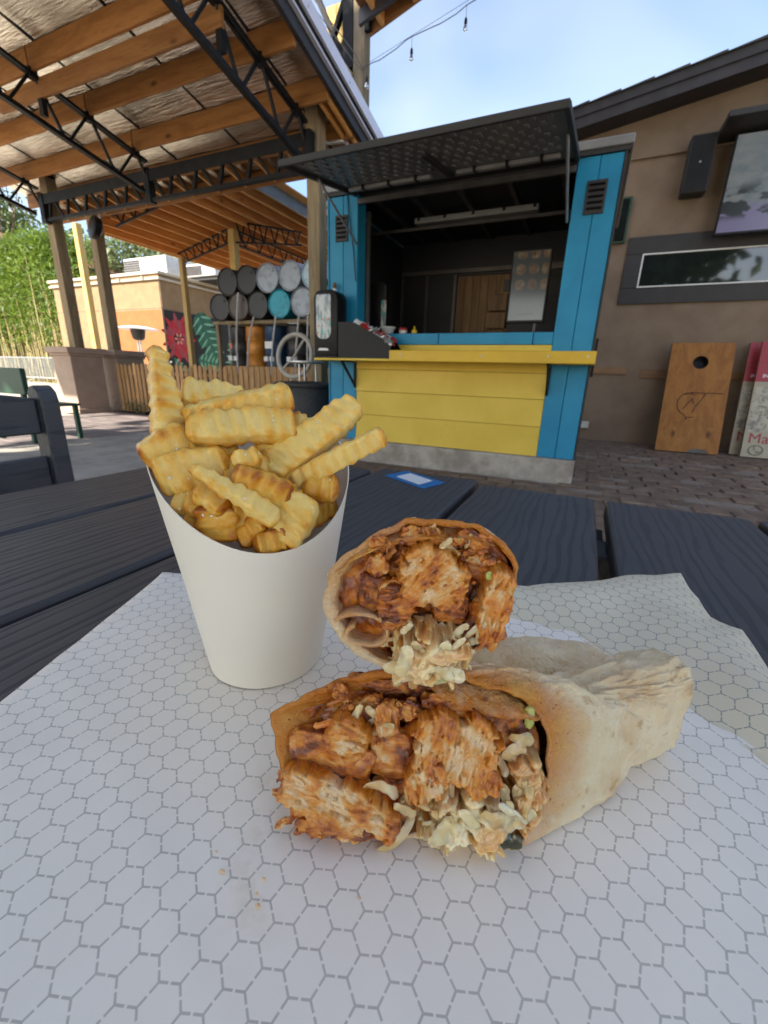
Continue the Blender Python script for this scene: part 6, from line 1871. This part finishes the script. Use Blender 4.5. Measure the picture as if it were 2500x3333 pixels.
bits(FL, WL, 8, (-36, 4), (44, 60), 91); bits(FL, WL, 4, (2, 12), (20, 34), 92); bits(FL, WL, 5, (-50, -10), (2, 8), 93)
R_ = random.Random(21); 
def cluster(fr, par, cu_, cv_, ru, rv, n0, cnt, mats, seed, ang=(0, 180), ln=(11, 22), w=(2.4, 5.4)):
    R_ = random.Random(seed)
    for i in range(cnt):
        shred(fr, par, cu_+R_.uniform(-1, 1)*ru, cv_+R_.uniform(-1, 1)*rv, n0+R_.uniform(-3.5, 3.5), R_.uniform(*ang), R_.uniform(*ln), R_.uniform(*w),
              R_.choice((-1, 1))*R_.uniform(.1, .75), R_.choice(mats), seed*100+i, R_.uniform(-.5, .5), pitch=R_.uniform(-20, 20), th=R_.uniform(.6, 1.0), ruf=R_.uniform(.4, .8))
torn(FL, WL, 26, 13.5, 7, 23, 14, 5, 4, 15, 111, kind='slaw', name='cabbage_slaw', depth=11)
torn(FL, WL, 48.5, 27, 4, 9.5, 18, 5, -3, 85, 112, kind='slaw_warm', name='cabbage_slaw', depth=10)
cluster(FL, WL, 27, 13, 16, 8, 6.5, 14, ['slaw', 'slaw_warm', 'slaw_warm'], 31)
cluster(FL, WL, 48, 27, 3, 9, 6, 5, ['slaw', 'slaw_warm', 'slaw_warm'], 32, ang=(60, 120), ln=(10, 18))
cluster(FL, WL, 42, 40, 6, 7, 1, 6, ['slaw_warm'], 33, ln=(8, 13))
cluster(FL, WL, 3, 19, 6, 6, 4, 7, ['slaw_warm', 'slaw'], 34, ln=(8, 14), w=(2, 4))
cluster(FL, WL, -18, 50, 14, 6, 2, 7, ['slaw_warm'], 35, ln=(7, 14), w=(1.8, 3.4))
for k_, q in enumerate(((14, 11, 11, 25, 14, 7), (36, 18, 11, -35, 14, 6.5))):
    shred(FL, WL, *q, .5, ('slaw', 'slaw_warm')[k_ % 2], 950+k_, .5, 'cabbage_leaf', th=.7, ruf=1.4)
shred(FL, WL, -11, 25, 7, 35, 17, 4.2, -.9, 'slaw', 901, .9)
shred(FL, WL, -3, 4, 5, 12, 21, 3.6, .5, 'slaw_warm', 902, .3)
shred(FL, WL, 50, 55, 1, 75, 9, 4.2, .1, 'celery', 903, .1, 'celery_piece', th=1.6, ruf=.1)
shred(FL, WL, 46, 47, 4, -30, 10, 5, 1.2, 'slaw_warm', 904, .8)
shred(FL, WL, -38, 46.5, 3, 10, 9, 3, .2, 'carrot', 905, 0, 'carrot_piece', th=1.3)
shred(FL, WL, 40, 21, 5, 62, 15, 4.0, .2, 'slaw', 906, .5)
# loop of cabbage at the right
lp_ = MB()
for k, rr in enumerate((8.4, 5.6)):
    pts = [FL.p(49.5+rr*.55*cos(a_), 22+rr*sin(a_), 3.5+.8*sin(3*a_)) for a_ in np.linspace(0, 2*pi, 30)]
    lp_.path(pts, .0016-.0003*k, 8, cap=False)
lp_.build('cabbage_shred', M['slaw_warm'], WL, smooth=True)
shred(FL, WL, 43, 5.5, 3, 15, 9, 6.5, .1, 'cucumber', 907, 0, 'cucumber_piece', th=1.6)
cr = MB(); R_ = random.Random(8)
def crumbs(fr, par, n, box, seed, mats=('chicken',), size=(.5, 1.5)):
    R_ = random.Random(seed); mb = MB(); V0, F0 = ICO3
    for i in range(n):
        u, v, n_ = R_.uniform(*box[0]), R_.uniform(*box[1]), R_.uniform(*box[2]); s_ = R_.uniform(*size); o3 = Vector((R_.random()*50, 0, 0))
        mb.add([fr.p(u+p[0]*s_*(1.2+.5*noise.noise(Vector(p)*1.5+o3)), v+p[1]*s_*(1+.5*noise.noise(Vector(p)*1.5+o3)), n_+p[2]*s_*.8) for p in V0], F0)
    o = mb.build('crumb', M['chicken'], par, smooth=True, angle=180, kind='stuff')
    setattr_(o, 'sauce', [.72+.2*math.sin(i*.002) for i in range(len(mb.v))]); setattr_(o, 'fibre', [.5]*len(mb.v))
crumbs(FL, WL, 26, ((-44, 44), (30, 62), (0, 3)), 5, size=(.4, 1.3))
crumbs(FL, WL, 12, ((-58, -40), (1, 8), (3, 7)), 6, size=(.4, 1.1))

# ---- upper half, propped on the lower one
WU = thing('wrap_half', 'smaller chicken wrap half propped on top, showing a round cut end', 'wrap', tuple(FU.p(0, 0)))
rimU = [(-39.9, 45.3), (-40.6, 30.5), (-37.4, 22.1), (-29.9, 11.7), (-19.3, 5.9), (-6.6, 0.9), (7.7, 1.4), (18.6, 4.8), (25.4, 12.5), (31.5, 18.9), (37.1, 32.1), (40.8, 44.8), (41.2, 53.9), (37.4, 60.6), (29.2, 67.9), (22.4, 71.4), (9.0, 72.6), (-6.2, 71.7), (-13.7, 67.3), (-23.3, 61.8), (-33.0, 54.1)]
e1 = FU.p(0, 36, 0) + Vector((-.012, .086, -.030))
def stainU(th):
    d_ = math.degrees(th) % 360
    return float(np.interp(d_, [0, 40, 90, 130, 160, 200, 250, 300, 330, 360], [.85, .9, .85, .66, .34, .16, .10, .25, .8, .85]))
tortilla(FU, rimU, e1, FU.U, .033, .027, WU, roundend=True, wr=1.1, seed=20, depth=.7, lip=2.6, stain=stainU, thick=lambda th: float(np.interp(math.degrees(th) % 360, [0, 60, 120, 150, 200, 240, 290, 360], [2.2, 2.6, 3.0, 5.0, 5.5, 4.0, 2.4, 2.2])))
filling(FU, rimU, WU, 6, 31)
ucs = [
 (7.5, 63, -1, 11, 3.8, 5, 3, 0, .72, 44), (22, 64, -2, 8, 4.4, 5, -20, 0, .78, 45), (-4, 65, -1, 6, 5, 5, 30, 0, .76, 46),
 (-9, 38, 1, 8.5, 9.0, 6, -20, 30, .72, 47), (23.5, 54, -3, 10, 6.5, 6, -12, 10, .60, 49),
 (-18, 51, 0, 5.5, 6, 5, 20, 60, .40, 50), (-15, 58, -3, 6, 5, 5, 35, 0, .70, 51), (25, 30, 0, 3.5, 11, 5, -14, 80, .70, 52), (14, 33, -5, 9, 8, 6, 0, 0, .80, 53), (-20, 36, -6, 8, 12, 5, 0, 0, .86, 54),
 (33, 22, 1, 4, 6, 5, -25, 60, .62, 55), (-9, 28, 1, 8, 5, 5, 10, 0, .62, 56)]
for q in ucs: chunk(FU, WU, *q)
torn(FU, WU, 4.5, 49.5, 7, 14.5, 13.5, 6, -25, 60, 121, sauce=.08)
torn(FU, WU, 15, 46, 5.5, 6, 10, 5, -10, 35, 122, sauce=.22)
torn(FU, WU, 31.5, 38.5, 6, 7, 17, 6, -7, 84, 123, sauce=.14)
torn(FU, WU, -9, 36, 5, 9, 8, 5, -20, 30, 124, sauce=.45)
bits(FU, WU, 9, (-20, 30), (56, 68), 94)
torn(FU, WU, 5.5, 13, 9, 19, 14.5, 5, 3, 20, 113, kind='slaw', name='cabbage_slaw', depth=12)
cluster(FU, WU, 6, 12, 13, 8, 7.5, 14, ['slaw', 'slaw', 'slaw_warm'], 61, ln=(8, 17), w=(2.8, 6))
cluster(FU, WU, -9, 32, 6, 8, 4, 7, ['slaw', 'slaw_warm'], 62, ln=(6, 11), w=(1.6, 3))
cluster(FU, WU, 21, 22, 5, 8, 4, 7, ['slaw', 'slaw_warm'], 63, ang=(40, 110), ln=(7, 13), w=(2, 4))
cluster(FU, WU, 12, 60, 10, 4, 2, 6, ['slaw_warm'], 64, ln=(4, 8), w=(1.6, 2.6))
for k_, q in enumerate(((-4, 15, 13, 35, 13, 6), (14, 11, 13, -30, 13, 6))):
    shred(FU, WU, *q, .5, 'slaw', 970+k_, .5, 'cabbage_leaf', th=.7, ruf=1.4)
shred(FU, WU, 29.5, 51, 6, 5, 5.6, 3.8, 0, 'celery', 911, 0, 'celery_piece', th=1.5, ruf=.1)
shred(FU, WU, .5, 19, 9, 70, 7, 4.6, .2, 'carrot', 912, .3, 'carrot_piece', th=.9)
shred(FU, WU, 9, 4.0, 8, 8, 12, 2.6, .3, 'slaw_green', 914, .2)
shred(FU, WU, -6, 4, 7, 75, 9, 2.4, .3, 'slaw_green', 915, .4)
# curled end of the tortilla at the lower left
cl_ = []
for i, t_ in enumerate(np.linspace(0, 1, 60)):
    a_ = 2.6 - t_*6.6; r_ = 11.5 - 7.0*t_
    cl_.append((-23 + 1.25*r_*cos(a_), 20.5 + .80*r_*sin(a_), 0))
rows = []; st = []
for k in range(8):
    n_ = 2.5 - k*3.0; row = []
    for i, (u, v, _) in enumerate(cl_):
        w_ = .8*noise.noise(Vector((i*.12, k*.6, 4)))
        row.append(FU.p(u+w_, v+w_, n_ + 1.6*noise.noise(Vector((i*.09, 1, 8)))*(k == 0))); st.append(.25+.35*noise.noise(Vector((i*.1, k*.5, 3)))+ (.25 if k == 0 else .1))
    rows.append(row)
co_ = MB().grid(rows).build('tortilla_curl', M['tortilla'], WU, smooth=True, angle=120); setattr_(co_, 'stain', st)
sm2 = co_.modifiers.new('thickness', 'SOLIDIFY'); sm2.thickness = .0016; sm2.offset = 0
lipstrip(FU, WU, [(-36, 47, 0), (-28, 56, .8), (-17, 63, 1), (-6, 67, .8), (6, 68.5, .6), (20, 67.5, .4), (30, 63, 0)], 4.0, 9, stain=.75)
crumbs(FU, WU, 24, ((-20, 34), (26, 68), (0, 3)), 15, size=(.4, 1.3))

# crumbs fallen on the paper
mb = MB(); R_ = random.Random(77)
for i in range(6):
    x, y = R_.gauss(-.088, .016), R_.gauss(.090, .012); s_ = R_.uniform(.0003, .0009)
    mb.add([(x+p[0]*s_*1.4, y+p[1]*s_, TZ+.0020+p[2]*s_*.7) for p in ICO3[0]], ICO3[1])
tag(mb.build('fallen_crumb', M['chicken'], kind='stuff'), 'tiny chicken crumbs fallen on the paper before the wrap', 'crumbs')
